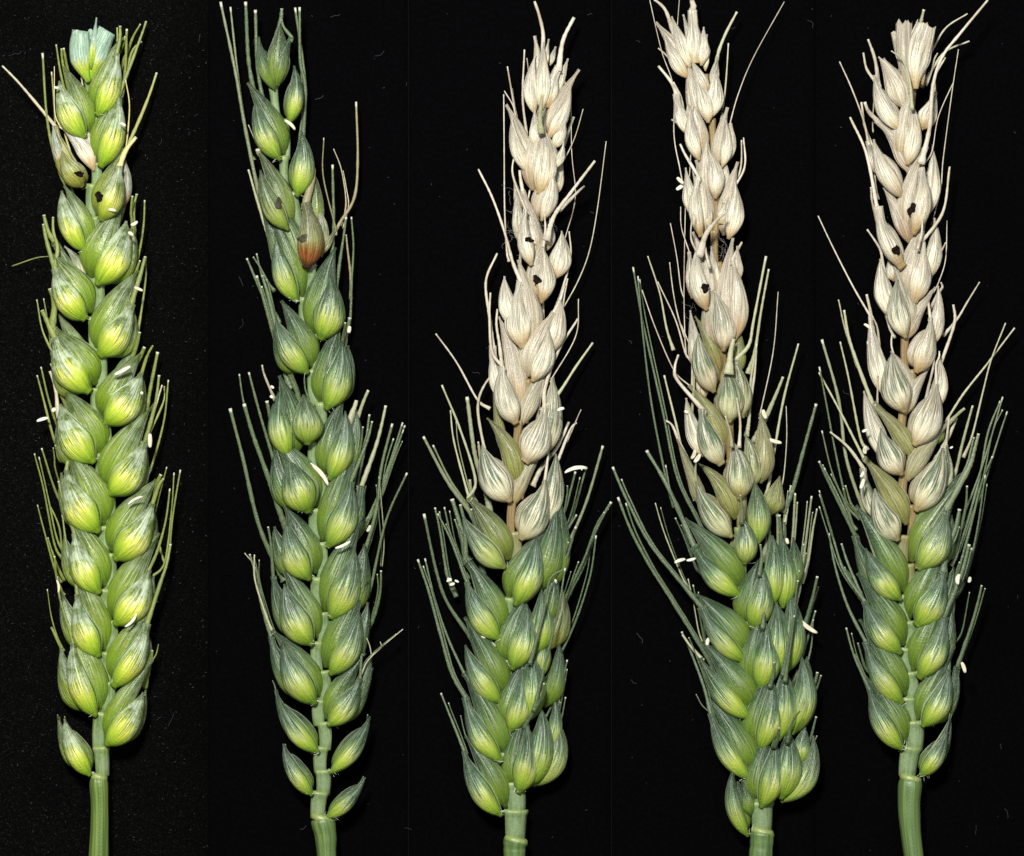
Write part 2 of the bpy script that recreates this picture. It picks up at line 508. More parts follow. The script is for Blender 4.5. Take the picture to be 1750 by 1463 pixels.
# ---------------------------------------------------------------- the plant builder
class Spike:
    def __init__(s, seed, label, stem, blue, hairs):
        s.rng = random.Random(seed)
        s.blue, s.hairs, s.xs = blue, hairs, 1.0
        x, y, w = stem[-1]
        s.O = P(x, y, 0)
        e = bpy.data.objects.new("wheat_spike", None)
        e.empty_display_size = 0.01
        C.objects.link(e)
        e.location = s.O * U
        e["label"] = label
        e["category"] = "wheat spike"
        e["group"] = "wheat spikes laid side by side on black velvet"
        s.e = e
        # stem: ribbed stalk running out of the bottom of the picture
        path = catmull([P(a, b, 40) for a, b, c in stem], 30)
        rad = np.interp(np.linspace(0, 1, 30), np.linspace(0, 1, len(stem)), [c / 2 for a, b, c in stem])
        rad[0] *= 0.84
        rad[1] *= 0.95
        rib = 20
        v, f, uv = tube(path, rad, rib, 0.9)
        v = np.array(v)
        for i in range(30):
            for j in range(rib):
                v[i * rib + j] += (v[i * rib + j] - path[i]) * (0.035 * math.cos(j * math.pi * 2 / rib * 7) + 0.012 * math.sin(i * 0.9 + seed))
        make("stem", v, f, M_STALK, P(*stem[0][:2], 40), e, s.O, uv, None, (0, 0, blue, 0.0))
        x0, y0, w0 = stem[0]
        p = P(x0, y0, 40)
        ring = np.array([p + np.array([0.25 * t, t, 0]) for t in (-5, -3.5, 0, 3.5, 6)])
        v, f, uv = tube(ring, np.array([0.40, 0.455, 0.475, 0.45, 0.38]) * w0, 18, 0.86)
        uv = [(0.02, q) for _, q in uv]
        make("collar", v, f, M_STALK, p, e, s.O, uv, None, (0.12, 0, blue * 0.3, 0.9))

    def rachis(s, nodes, w0, w1, bl=None, foot=0):
        """NODES: (y of the lower joint, x of the joint's middle), from the bottom up"""
        n = len(nodes) - 1
        for i in range(n):
            y0, x = nodes[i]
            y1 = nodes[i + 1][0]
            xp = nodes[max(i - 1, 0)][1]
            xn = nodes[min(i + 1, n - 1)][1]
            w = w0 + (w1 - w0) * i / max(n - 1, 1)
            w += foot * (1.0, 0.8, 0.35)[i] if i < 3 else 0
            a = P(0.68 * x + 0.32 * xp, y0 + 3, 36)
            b = P(0.70 * x + 0.30 * xn, y1 - 3, 40)
            m = P(x, (y0 + y1) / 2, 38)
            path = catmull([a, a * 0.4 + b * 0.3 + m * 0.3, b], 14)
            t = np.linspace(0, 1, 14)
            rad = (0.36 if bl and bl(y0) > 0.7 else 0.48) * w * (0.80 + 0.12 * t + 0.12 * smoothstep(t, 0.80, 0.95) - 0.06 * smoothstep(t, 0.95, 1.0))
            v, f, uv = tube(path, rad, 14, 0.62)
            v = np.array(v)
            for r in range(14):                       # flat ribbed faces
                for j in range(14):
                    v[r * 14 + j] += (v[r * 14 + j] - path[r]) * 0.05 * math.cos(j * math.pi * 2 / 14 * 5 + i)
            bb = bl(y0) if bl else 0.0
            make("internode", v, f, M_STALK, a, s.e, s.O, uv, None,
                 (bb, 0.35 * bb * s.rng.random(), s.blue, 0.65))

    def K(s, side, g, b=0.0, i=None, k=None, o=None, x=(), a=(), an=(), sp=(), br=0.0, f=0.0, bow=None, hair=True, wl=0.82, cut=False, belly=1.0, ab=None, xb=0.7):
        """a spikelet. g: front glume base/tip/width; i, k: tips of the lemmas on the stalk's side; o: tip of the outer lemma;
        x: further bracts; a: awns; an: anthers; sp: dark lesions"""
        rng = s.rng
        sd = 1 if side == "R" else -1
        bx, by, tx, ty, W = g
        B, T = P(bx, by, 50), P(tx, ty, 56 + f)
        L = float(np.linalg.norm(T - B))
        ax = (T - B) / L
        inn = np.array([-ax[1], ax[0], 0]) if sd > 0 else np.array([ax[1], -ax[0], 0])
        inn /= np.linalg.norm(inn)

        def colr(bel, bb=b, brn=br):
            return (min(1, max(0, bb + rng.uniform(-0.04, 0.04))), brn, min(1, max(0, s.blue + rng.uniform(-0.12, 0.12))), bel)

        cb = B + ax * 0.03 * L
        cb[2] = 30
        ct = B + ax * 0.84 * L + inn * 0.05 * W
        ct[2] = 36
        core = Scale(cb, ct, 0.80 * W, 0, sd, 0.95, "core", 0, rng)
        par = core.build("spikelet", M_SCALE, s.e, s.O, colr(0.1))
        po = cb
        # every bract is planned first, so that the awns can grow out of the bract tips at the right width
        thin = 0.84 if b >= 0.9 else 1.0
        if not cut and W >= (46 if b < 0.3 else 30) and L > 60:
            if i is None and not any(len(q) > 8 and q[8] == "lemma" for q in x):
                q_ = T + ax * rng.uniform(0.30, 0.42) * L - inn * 0.02 * L
                i = (q_[0] + CX, CY - q_[1])
        plan = [dict(b=B - ax * 0.05 * L, t=T + ax * 0.09 * L, W=0.88 * W * thin, bow=(-0.08 * L if bow is None else bow), depth=0.9 * (0.85 if b >= 0.9 else 1.0), kind="cut" if cut else "glume", roll=-0.16, end=1.8, sharp=0.28 if b >= 0.9 else rng.uniform(0.0, 0.14),
                     name="glume", col=colr(belly))]
        if i:
            bb = B + inn * (0.20 if wl < 0.9 else 0.26) * W + ax * 0.02 * L
            bb[2] = 36
            plan.append(dict(b=bb, t=P(i[0], i[1], 48 + f) + ax * 0.08 * L, W=(wl + 0.06) * W, bow=0.05 * L, depth=0.85, kind="lemma", roll=0.20, end=2.8, name="lemma", col=colr(0.2)))
        if k:
            bb = B + inn * 0.16 * W + ax * 0.20 * L
            bb[2] = 25
            plan.append(dict(b=bb, t=P(k[0], k[1], 34 + f), W=0.52 * W, bow=0.03 * L, depth=0.8, kind="lemma", roll=0.25, end=2.8, name="lemma", col=colr(0.25)))
        if o:
            bb = B - inn * 0.14 * W + ax * 0.05 * L
            bb[2] = 36
            plan.append(dict(b=bb, t=P(o[0], o[1], 40 + f), W=0.84 * W, bow=-0.10 * L, depth=0.8, kind="lemma", roll=-0.35, end=2.2, name="lemma", col=colr(0.3)))
        for q in x:
            # further bracts: base, tip, width, height[, bow fraction, bleach, kind, brown]
            x0, y0, x1, y1, w, z = q[:6]
            bw = q[6] if len(q) > 6 else 0.05
            bb = q[7] if len(q) > 7 else b
            kd = q[8] if len(q) > 8 else "glume"
            brn = q[9] if len(q) > 9 else (br if br < 0.5 else 0.0)
            if s.xs != 1.0 and side == "R" and b < 0.3 and bb < 0.3:   # broad overlapping husks that run up into the awns
                w *= s.xs
                x1, y1 = x1 + (x1 - x0) * 0.14, y1 + (y1 - y0) * 0.14
            ll = math.hypot(x1 - x0, y1 - y0)
            plan.append(dict(b=P(x0, y0, z), t=P(x1, y1, z + 5), W=w * (0.9 if bb >= 0.9 else 1.0), bow=bw * ll, depth=0.62 if bb >= 0.9 else 0.8, kind=kd, roll=0.0, end=1.6, sharp=0.32 if bb >= 0.9 else 0.1,
                             name="lemma" if kd == "lemma" else "glume", col=colr(xb if kd != "lemma" else 0.25, bb, brn)))
        grown = [s.route(q, plan, B * 0.45 + T * 0.55) for q in a]
        gl = None
        if sp:                                            # a spotted glume stands proud of its neighbours
            plan[0]["b"] = plan[0]["b"] + np.array([0, 0, 8.0])
            plan[0]["t"] = plan[0]["t"] + np.array([0, 0, 16.0])
        for d in plan:
            sc = Scale(d["b"], d["t"], d["W"] * rng.uniform(0.95, 1.07), d["bow"], sd, d["depth"], d["kind"], d["roll"] + rng.uniform(-0.14, 0.14), rng, d["end"], d.get("sharp", 0.0))
            sc.build(d["name"], M_SCALE, par, po, d["col"])
            gl = gl or sc
        for q, r in zip(a, grown):
            s.awn(par, po, q, r, b if ab is None else ab, br * 0.3)
        if s.blue > 0.5 and b < 0.3 and by > 600:                       # a thinner companion beside each long awn
            for q, r in list(zip(a, grown)):
                if q[0] < 0 or math.hypot(q[1] - q[-2 if len(q) % 2 else -3], 0) + abs(q[2] - q[-1 if len(q) % 2 else -2]) < 70 or rng.random() < 0.35:
                    continue
                off, cut_ = rng.choice((-1, 1)) * rng.uniform(5, 10), rng.uniform(0.55, 0.9)
                pp = [(px + off * (0.3 + 0.7 * m / len(r[0])), py) for m, (px, py) in enumerate(r[0])]
                pp[-1] = (pp[-2][0] + (pp[-1][0] - pp[-2][0]) * cut_, pp[-2][1] + (pp[-1][1] - pp[-2][1]) * cut_)
                s.awn(par, po, (max(2.6, q[0] * 0.62), 0, 0, 0, 0), (pp, r[1] - 8, False), b, 0)
        for q in an:
            mx, my = (q[0] + q[2]) / 2, (q[1] + q[3]) / 2
            g_ = (P(mx, my) - (B + T) / 2)[:2]
            on_top = abs(float(np.dot(g_, inn[:2]))) < 0.5 * W
            s.anther(par, po, q if len(q) > 5 else tuple(q) + (80 if on_top else 50,))
        for q in sp:
            v, fc = spot_mesh(gl, q[0], q[1], q[2], q[3], rng, q[4] if len(q) > 4 else 0.0)
            make("lesion", v, fc, M_SPOT_OLIVE if len(q) > 5 else M_SPOT, P(q[0], q[1], v[0][2]), par, po)
        if hair and s.hairs and b < 0.3:
            s.tuft(par, po, B, ax, int(s.hairs * rng.uniform(0.6, 1.3)), sd)
        return par, po, gl

    def route(s, q, plan, root):
        """decide where an awn starts: on the nearest fitting bract tip, or hidden among the bracts"""
        rng = s.rng
        w = abs(q[0])
        front = q[0] < 0
        pts = [(q[n], q[n + 1]) for n in range(1, len(q) - 1, 2)]
        if pts[0][1] < pts[-1][1]:
            pts = pts[::-1]
        z0 = 72 if front else 44
        st = P(*pts[0], z0)
        m0 = np.array([pts[1][0] - pts[0][0], pts[0][1] - pts[1][1]], float)
        m0 /= np.linalg.norm(m0) + 1e-6
        best, bd = None, 40.0
        for d in plan:
            g = (st - d["t"])[:2]
            ds = float(np.linalg.norm(g))
            if d["kind"] != "cut" and ds < bd and (ds < 10 or float(np.dot(g, m0)) / ds > 0.72) and float(np.dot((d["t"] - d["b"])[:2], m0)) > 0:
                best, bd = d, ds
        joined = best is not None
        if joined:
            t = best["t"]
            ax = (t - best["b"])[:2] / np.linalg.norm((t - best["b"])[:2])
            back = t[:2] - ax * 7
            first = (back[0] + CX, CY - back[1])
            tip = (t[0] + CX, CY - t[1])
            pts = [first, tip] + (pts if bd > 30 or len(pts) < 3 and bd > 9 else pts[1:])
            best["end"] = max(best["end"], min(1.0 * w, 8.0))
            z0 = float(t[2])
        elif not front:                                # its foot runs on down behind the bracts
            r2 = (root - st)[:2]
            rl = float(np.linalg.norm(r2)) + 1e-6
            w_ = 0.55 if float(np.dot(-m0, r2)) / rl > 0.2 else 0.15
            dv = -m0 + r2 / rl * w_
            dv /= np.linalg.norm(dv)
            ext = min(40.0, max(14.0, 0.5 * rl))
            pts = [(pts[0][0] + dv[0] * ext, pts[0][1] - dv[1] * ext)] + pts
            z0 = 24
        return pts, z0, joined

    def awn(s, par, po, q, r, b, brn=0.0):
        rng = s.rng
        w = 0.88 * abs(q[0])
        front = q[0] < 0
        pts, z0, joined = r
        bb0 = q[-1] if len(q) % 2 == 0 else b
        extra = q[-1] if len(q) % 2 == 0 else None      # an odd one out at the end is the awn's own bleach
        z1 = rng.uniform(72, 98) if front else rng.uniform(24, 62)
        d = [0]
        for m in range(1, len(pts)):
            d.append(d[-1] + math.hypot(pts[m][0] - pts[m - 1][0], pts[m][1] - pts[m - 1][1]))
        P3 = [P(px, py, z0 + (z1 - z0) * dd / d[-1]) for (px, py), dd in zip(pts, d)]
        n = int(max(10, min(60, d[-1] / 4)))
        path = catmull(P3, n)
        # a slight natural waver
        wv = np.sin(np.linspace(0, rng.uniform(3, 7), n) + rng.uniform(0, 6)) * 0.9
        path[:, 0] += wv * np.linspace(0, 1, n)
        t = np.linspace(0, 1, n)
        flare = (1.4 if joined else 1.0) * np.exp(-t * d[-1] / (42 if joined else 30)) * (w > 3.5)
        w = w * (0.86 if bb0 > 0.7 else 1.0)
        rad = 0.5 * w * (1.08 - 0.46 * t + flare)
        rad = rad * (1 + np.array([rng.uniform(-0.15, 0.15) for _ in range(n)]))
        v, f, uv = tube(path, rad, 8, 0.7)
        # a groove along the awn's face
        v = np.array(v)
        for m in range(n):
            v[m * 8 + 2] += (path[m] - v[m * 8 + 2]) * 0.28
        bb = extra if extra is not None else b
        make("awn", v, f, M_AWN, path[0], par, po, uv, None,
             (min(1, max(0, bb + rng.uniform(-0.05, 0.05))), brn, s.blue, 0))

    def anther(s, par, po, q):
        x0, y0, x1, y1, w = q[:5]
        w *= 0.8
        z = q[5] if len(q) > 5 else 78
        p, e = P(x0, y0, z), P(x1, y1, z + s.rng.uniform(-4, 6))
        a = (e - p) / np.linalg.norm(e - p)
        n = np.array([-a[1], a[0], 0])
        V, F, UV = [], [], []
        t = np.linspace(0, 1, 12)
        mid = 0.12 * np.linalg.norm(e - p) * s.rng.uniform(-1, 1)
        for sg in (-1, 1):
            path = np.array([p + (e - p) * q_ + n * (sg * 0.24 * w * (1 - 0.5 * abs(2 * q_ - 1)) + mid * 4 * q_ * (1 - q_)) for q_ in t])
            rad = 0.32 * w * np.sqrt(np.clip(1 - np.abs(2 * t - 1) ** 3.5, 0.04, 1))
            v, f, uv = tube(path, rad, 8, 0.9)
            k0 = len(V)
            V += list(v)
            UV += uv
            F += [tuple(i_ + k0 for i_ in fc) for fc in f]
        make("anther", V, F, M_ANTHER, p, par, po, UV)

    def tuft(s, par, po, B, ax, n, sdn=1):
        rng = s.rng
        V, F = [], []
        for _ in range(n):
            an = rng.gauss(-0.9 * sdn, 0.6)
            d = np.array([ax[0] * math.cos(an) - ax[1] * math.sin(an), ax[0] * math.sin(an) + ax[1] * math.cos(an), rng.uniform(-0.3, 0.6)])
            st = B + np.array([rng.uniform(-7, 9), rng.uniform(-4, 4), rng.uniform(-12, 6)])
            ln = rng.uniform(5, 14)
            cv = np.array([rng.uniform(-2, 2), rng.uniform(-2, 2), 0])
            path = np.array([st, st + d * ln * 0.5 + cv, st + d * ln])
            v, f, _u = tube(path, np.array([0.42, 0.34, 0.12]), 3, 1.0, False)
            k0 = len(V)
            V += list(v)
            F += [tuple(i_ + k0 for i_ in fc) for fc in f]
        make("hair_tuft", V, F, M_HAIR, B, par, po, None, {"kind": "stuff"})

    def web(s, par, po, x, y, rx, ry, n, z=70):
        """cobweb-fine mould threads"""
        rng = s.rng
        V, F = [], []
        for _ in range(int(n * 0.6)):
            p0 = P(x + rng.gauss(0, rx), y + rng.gauss(0, ry), z + rng.uniform(-22, 14))
            an = rng.uniform(0, 6.28)
            ln = rng.uniform(10, 34)
            pts = [p0]
            for _k in range(6):
                an += rng.uniform(-0.9, 0.9)
                pts.append(pts[-1] + np.array([math.cos(an), math.sin(an), rng.uniform(-0.5, 0.5)]) * ln / 6)
            path = catmull(pts, 14)
            v, f, _u = tube(path, np.full(14, rng.uniform(0.08, 0.15)), 3, 1.0, False)
            k0 = len(V)
            V += list(v)
            F += [tuple(i_ + k0 for i_ in fc) for fc in f]
        make("mould_web", V, F, M_WEB, P(x, y, z), par, po, None, {"kind": "stuff"})


# ---------------------------------------------------------------- the black velvet: five pieces edge to edge
seams = [-2600, 351, 696, 1047, 1398, 4400]
cloth_mats = [mat_cloth("coarse_black_velvet", (0.0009, 0.0009, 0.0009), (0.032, 0.030, 0.025), 0.585)] + \
             [mat_cloth("fine_black_velvet", (0.0005, 0.0005, 0.0007), (0.0016, 0.0016, 0.002), 0.66)] * 4
for n in range(5):
    x0, x1 = seams[n] + 0.5 * (n > 0), seams[n + 1] - 0.5 * (n < 4)
    nx, ny = 24, 60
    V = [P(x0 + (x1 - x0) * a / nx, -2400 + 6300 * b / ny, 0) for b in range(ny + 1) for a in range(nx + 1)]
    rr = random.Random(n + 40)
    ph = [rr.uniform(0, 6) for _ in range(4)]
    V = [v + np.array([0, 0, 0.8 * math.sin(v[0] * 0.021 + ph[0]) * math.sin(v[1] * 0.013 + ph[1]) - 1]) for v in V]
    F = [(b * (nx + 1) + a, (b + 1) * (nx + 1) + a, (b + 1) * (nx + 1) + a + 1, b * (nx + 1) + a + 1) for b in range(ny) for a in range(nx)]
    k0 = len(V)                                     # turned-down edges give the cloth its thickness
    rim = [a for a in range(nx + 1)] + [b * (nx + 1) + nx for b in range(1, ny + 1)] + \
          [ny * (nx + 1) + a for a in range(nx - 1, -1, -1)] + [b * (nx + 1) for b in range(ny - 1, 0, -1)]
    V += [V[r] + np.array([0, 0, -12.0]) for r in rim]
    m = len(rim)
    F += [(rim[q], rim[(q + 1) % m], k0 + (q + 1) % m, k0 + q) for q in range(m)]
    make("velvet_cloth", V, F, cloth_mats[n], P((x0 + x1) / 2, 731.5, 0), None, None, None, {"kind": "structure"})

# lint caught in the pile
rl = random.Random(5)
V, F = [], []


def fibre(x, y, ln, r, curl):
    an = rl.uniform(0, 6.28)
    pts = [P(x, y, 2.5)]
    for _k in range(5):
        an += rl.uniform(-curl, curl)
        pts.append(pts[-1] + np.array([math.cos(an) * ln / 5, math.sin(an) * ln / 5, rl.uniform(-0.4, 0.6)]))
    v, f, _u = tube(catmull(pts, 9), np.full(9, r), 4)
    k0 = len(V)
    V.extend(v)
    F.extend(tuple(i_ + k0 for i_ in fc) for fc in f)


for _ in range(45):
    fibre(rl.uniform(0, 1750), rl.uniform(0, 1463), rl.uniform(6, 26), rl.uniform(0.3, 0.5), 0.9)
for _ in range(420):
    fibre(rl.uniform(0, 350), rl.uniform(0, 1463), rl.uniform(1.5, 4), rl.uniform(0.4, 0.7), 0.5)
for _ in range(130):
    fibre(rl.uniform(350, 1750), rl.uniform(0, 1463), rl.uniform(1.5, 4), rl.uniform(0.3, 0.55), 0.5)
make("lint", V, F, M_LINT, P(875, 731.5, 0), None, None, None,
     {"kind": "stuff", "label": "pale lint fibres and specks scattered over the black velvet", "category": "lint"})

# ---------------------------------------------------------------- first spike: bright yellow-green
S = Spike(11, "bright yellow-green wheat spike on speckled velvet, two black-spotted spikelets near its top",
          [(167, 1330, 33), (169, 1390, 30), (167, 1480, 35), (164, 1620, 35)], 0.12, 5)
S.rachis([(1325, 173), (1280, 164), (1221, 187), (1169, 177), (1118, 193), (1064, 174), (1010, 190), (949, 172), (902, 190),
          (836, 167), (778, 184), (721, 158), (666, 176), (604, 154), (544, 172), (482, 153), (428, 166), (372, 150), (316, 167),
          (280, 153), (231, 163), (192, 151), (133, 150)], 30, 20)
K = S.K
K("L", (152, 1322, 114, 1236, 40), o=(98, 1226), a=[(3, 114, 1240, 112, 1224), (3, 99, 1232, 98, 1222)])
K("L", (162, 1219, 128, 1108, 58), i=(118, 1064), o=(103, 1108), a=[(4, 102, 1112, 90, 1085, 83, 1074), (5, 118, 1070, 104, 1030, 98, 985), (3, 100, 1100, 88, 1060, 81, 1007)])
K("L", (168, 1118, 135, 1024, 58), i=(126, 972), o=(104, 1012), a=[(5, 126, 976, 112, 930, 104, 880), (4, 106, 1016, 96, 985, 93, 950)], an=[(100, 990, 103, 1012, 5)])
K("L", (168, 1010, 131, 920, 66), i=(115, 876), o=(108, 915), a=[(4, 89, 929, 72, 828, 59, 775), (4, 94, 922, 80, 858, 64, 781), (4, 89, 970, 75, 912, 63, 863), (4.5, 104, 949, 97, 902, 80, 862), (4, 95, 970, 86, 940, 80, 919), (6, 118, 885, 108, 858, 99, 822)])
K("L", (167, 905, 118, 812, 68), i=(114, 768), k=(116, 760), o=(103, 808), a=[(8, 118, 790, 100, 786, 95, 760), (5, 100, 858, 84, 818, 70, 766), (3.5, 92, 800, 92, 782, 92, 765), (5, 116, 772, 104, 745, 97, 720)])
K("L", (159, 786, 108, 698, 70), i=(112, 672), k=(108, 655), o=(98, 715), a=[(8, 112, 700, 100, 670, 86, 621), (5, 87, 745, 72, 688, 59, 641), (5, 97, 735, 80, 681, 70, 627), (6, 102, 700, 92, 664, 82, 634, 0.7)],
  an=[(62, 720, 82, 714, 7), (93, 704, 98, 698, 8)])
K("L", (151, 666, 98, 584, 72), i=(92, 568), k=(94, 530), o=(92, 610), a=[(8, 98, 574, 82, 553, 70, 530), (10, 98, 540, 93, 518, 86, 493), (4, 87, 614, 69, 564, 59, 511), (4, 84, 604, 80, 567, 70, 509)])
K("L", (144, 542, 98, 466, 66), i=(86, 436), k=(90, 412), a=[(7, 92, 445, 80, 415, 72, 382), (7, 92, 420, 80, 395, 73, 366), (6, 98, 425, 90, 395, 88, 370), (2.5, 54, 441, 70, 438, 89, 437)],
  x=[(140, 482, 108, 420, 22, 34, 0.1, 0.6)])
K("L", (144, 425, 109, 334, 50), i=(112, 324), a=[(7, 118, 335, 97, 288, 80, 208, 74, 91), (5, 122, 330, 94, 261, 89, 188, 84, 120)])
K("L", (141, 317, 111, 264, 44), b=0.28, sp=[(138, 299, 17, 10)], belly=0.5, br=0.28, o=(92, 214),
  x=[(159, 292, 101, 214, 34, 44, 0.10, 0.93, "glume", 0.0), (161, 284, 120, 208, 28, 36, 0.12, 0.85, "glume", 0.75), (112, 286, 90, 214, 22, 40, -0.06, 0.8, "glume", 0.25)],
  a=[(6, 92, 222, 60, 175, 30, 140, 4, 113, 0.75), (4, 118, 262, 106, 220, 104, 187, 0.3), (3, 105, 211, 92, 188, 92, 113, 0.6), (4, 140, 160, 137, 130, 136, 120, 0.9)])
K("L", (144, 231, 105, 146, 50), i=(112, 120), a=[(6, 118, 140, 112, 110, 109, 82), (6, 112, 138, 105, 105, 103, 82), (5, 106, 148, 98, 112, 94, 74)], an=[(95, 152, 104, 153, 5)])
K("R", (183, 1270, 240, 1190, 52), i=(256, 1134), o=(248, 1180), a=[(6, 254, 1140, 259, 1112), (3, 258, 1135, 265, 1118, 269, 1103)])
K("R", (195, 1169, 247, 1074, 58), i=(263, 1034), o=(252, 1082), a=[(7, 262, 1038, 272, 1000, 283, 965, 290, 930)])
K("R", (198, 1064, 250, 982, 66), i=(268, 918), o=(260, 985), an=[(216, 1070, 236, 1047, 6)], a=[(5, 266, 925, 283, 965, 295, 880, 308, 803), (4, 280, 960, 292, 870, 297, 808), (5, 270, 940, 283, 890, 290, 835)])
K("R", (198, 952, 256, 868, 72), i=(262, 826), k=(256, 800), o=(262, 870), an=[(221, 862, 247, 848, 5)], a=[(9, 254, 848, 266, 828, 274, 811), (4, 252, 920, 270, 850, 285, 798), (5, 262, 860, 272, 830, 279, 818)])
K("R", (188, 842, 243, 762, 68), i=(252, 704), k=(262, 690), o=(248, 762), an=[(191, 758, 219, 741, 8), (259, 765, 259, 741, 9)], a=[(9, 246, 710, 256, 660, 267, 601), (7, 252, 740, 266, 690, 273, 641), (5, 255, 800, 278, 720, 285, 649), (5, 258, 720, 268, 690, 278, 658, 0.8), (4, 262, 730, 276, 690, 279, 660)])
K("R", (181, 721, 237, 644, 70), i=(236, 610), k=(230, 585), o=(242, 640), an=[(198, 641, 226, 626, 8), (243, 670, 247, 674, 6)], a=[(9, 222, 640, 236, 615, 246, 593), (8, 222, 615, 232, 590, 239, 567), (4, 241, 628, 250, 608, 258, 590)])
K("R", (171, 604, 220, 526, 66), i=(232, 468), k=(224, 475), o=(228, 530), an=[(232, 492, 247, 498, 6)], a=[(8, 226, 500, 240, 470, 248, 438), (7, 216, 500, 230, 470, 240, 445), (5, 231, 575, 240, 520, 246, 470, 247, 440)])
K("R", (167, 482, 212, 386, 72), i=(204, 355), o=(226, 390), an=[(188, 360, 201, 362, 6), (226, 386, 238, 380, 7), (222, 398, 231, 404, 7)], a=[(9, 194, 392, 206, 360, 214, 331), (6, 220, 385, 226, 358, 232, 330), (5, 225, 470, 238, 420, 244, 380, 245, 341), (4, 221, 390, 224, 362, 227, 335)])
K("R", (174, 373, 202, 292, 50), b=0.12, sp=[(172, 338, 16, 18)], br=0.15, i=(212, 262), x=[(190, 362, 211, 272, 30, 36, -0.12, 0.8, "glume", 0.8)],
  a=[(7, 200, 288, 214, 258, 233, 234, 0.6), (6, 218, 250, 240, 195, 255, 155, 265, 121, 0.15), (3.5, 219, 231, 221, 184, 216, 137, 0.3), (3, 204, 262, 204, 245)])
K("R", (172, 280, 200, 174, 54), i=(206, 165), an=[(208, 213, 218, 218, 6)], a=[(7, 204, 175, 214, 110, 218, 50), (6, 206, 172, 222, 110, 238, 60, 246, 33), (5, 210, 160, 222, 90, 240, 68)])
K("R", (167, 193, 197, 100, 48), i=(206, 70), a=[(5, 192, 100, 197, 70, 196, 44), (5.5, 196, 100, 204, 70, 204, 44), (6, 180, 110, 204, 84, 213, 60), (5, 214, 90, 226, 60, 239, 40)])
K("L", (151, 136, 140, 62, 38), cut=True, belly=1.6, b=0.0, hair=False, bow=-7, xb=1.6,
  x=[(155, 135, 182, 54, 40, 46, -0.05, 0, "cut"), (153, 128, 162, 52, 30, 40, 0, 0, "cut"), (156, 118, 166, 31, 14, 58, 0, 0)])

# ---------------------------------------------------------------- second spike: dark grey-green
S = Spike(22, "dark grey-green wheat spike with no straw tip, one spotted spikelet rusty brown at its base",
          [(550, 1400, 43), (556, 1430, 38), (559, 1480, 32), (571, 1620, 32)], 0.62, 16)
S.rachis([(1398, 541), (1357, 555), (1320, 543), (1280, 560), (1238, 538), (1200, 560), (1150, 534), (1100, 557), (1050, 534), (990, 556),
          (930, 530), (872, 556), (815, 527), (758, 556), (690, 528), (634, 543), (574, 512), (510, 534), (452, 524), (388, 506), (330, 480),
          (268, 492), (205, 466), (147, 466)], 28, 17, None, 4)
K = S.K
K("L", (532, 1356, 488, 1278, 34), a=[(3, 490, 1285, 486, 1273)])
K("L", (542, 1283, 482, 1200, 44), o=(470, 1180), a=[(3, 472, 1186, 464, 1165), (3, 484, 1206, 474, 1201)])
K("L", (537, 1199, 488, 1104, 60), i=(468, 1085), o=(462, 1088), a=[(6, 466, 1090, 446, 1035, 432, 975, 424, 948), (4, 452, 1045, 436, 990, 435, 948, 0.5), (3, 442, 1010, 434, 970, 416, 946, 0.6)])
K("L", (532, 1098, 490, 1006, 60), i=(482, 968), o=(466, 985), a=[(5, 470, 985, 462, 930, 458, 900)])
K("L", (528, 987, 494, 898, 62), i=(488, 872), o=(468, 900), a=[(11, 480, 885, 458, 820, 434, 750, 418, 690), (10, 472, 972, 440, 895, 414, 780, 393, 698), (7, 464, 780, 444, 714, 425, 636), (5, 432, 745, 416, 690, 407, 639)])
K("L", (527, 872, 498, 788, 72), belly=0.95, i=(466, 748), o=(468, 772), a=[(10, 474, 800, 465, 740, 456, 685)], bow=-3)
K("L", (494, 778, 482, 672, 56), i=(478, 650), x=[(526, 760, 519, 674, 54, 60, 0.02, 0.1)], a=[(8, 506, 672, 490, 630, 474, 580), (4, 529, 690, 521, 664, 519, 634), (5, 462, 668, 452, 640, 448, 624, 0.8)],
  an=[(464, 660, 470, 664, 6), (463, 677, 469, 680, 6)])
K("L", (524, 634, 476, 552, 56), i=(484, 520), o=(470, 560), a=[(9, 486, 640, 466, 570, 452, 520, 436, 470), (7, 470, 560, 456, 500, 448, 470)])
K("L", (507, 511, 476, 412, 48), i=(460, 360), x=[(512, 490, 446, 320, 46, 36, 0.10, 0, "lemma"), (494, 500, 440, 330, 34, 30, 0.02, 0, "lemma")], a=[(7, 470, 555, 440, 490, 419, 440), (5, 462, 520, 446, 470, 437, 432), (7, 462, 400, 444, 350, 437, 315), (6, 456, 400, 434, 330, 422, 288, 0.4), (4, 455, 480, 442, 455, 432, 438)])
K("L", (491, 389, 450, 300, 46), b=0.15, belly=0.6, sp=[(477, 350, 15, 20, 0.2, 1)], i=(442, 262), x=[(476, 345, 450, 270, 26, 22, 0.05, 0.3)], a=[(3, 448, 268, 436, 240, 424, 214, 0.9), (6, 444, 275, 442, 262, 441, 255, 0.6)])
K("L", (477, 269, 440, 178, 52), a=[(10, 442, 190, 424, 110, 419, 3), (9, 450, 180, 438, 110, 435, 16), (8, 436, 310, 414, 201, 400, 117, 377, 2, 0.12), (6, 424, 250, 408, 150, 392, 9, 0.12)])
K("R", (494, 207, 502, 120, 36), hair=False, an=[(488, 208, 506, 224, 7)])
K("R", (507, 331, 514, 232, 44), a=[(8, 512, 240, 520, 150, 504, 12), (8, 516, 240, 521, 150, 512, 100, 511, 12), (5, 508, 245, 516, 180, 514, 110)])
K("R", (559, 1396, 619, 1334, 30), a=[(3, 615, 1340, 620, 1330)])
K("R", (566, 1318, 627, 1232, 36), a=[(3, 625, 1236, 629, 1222)])
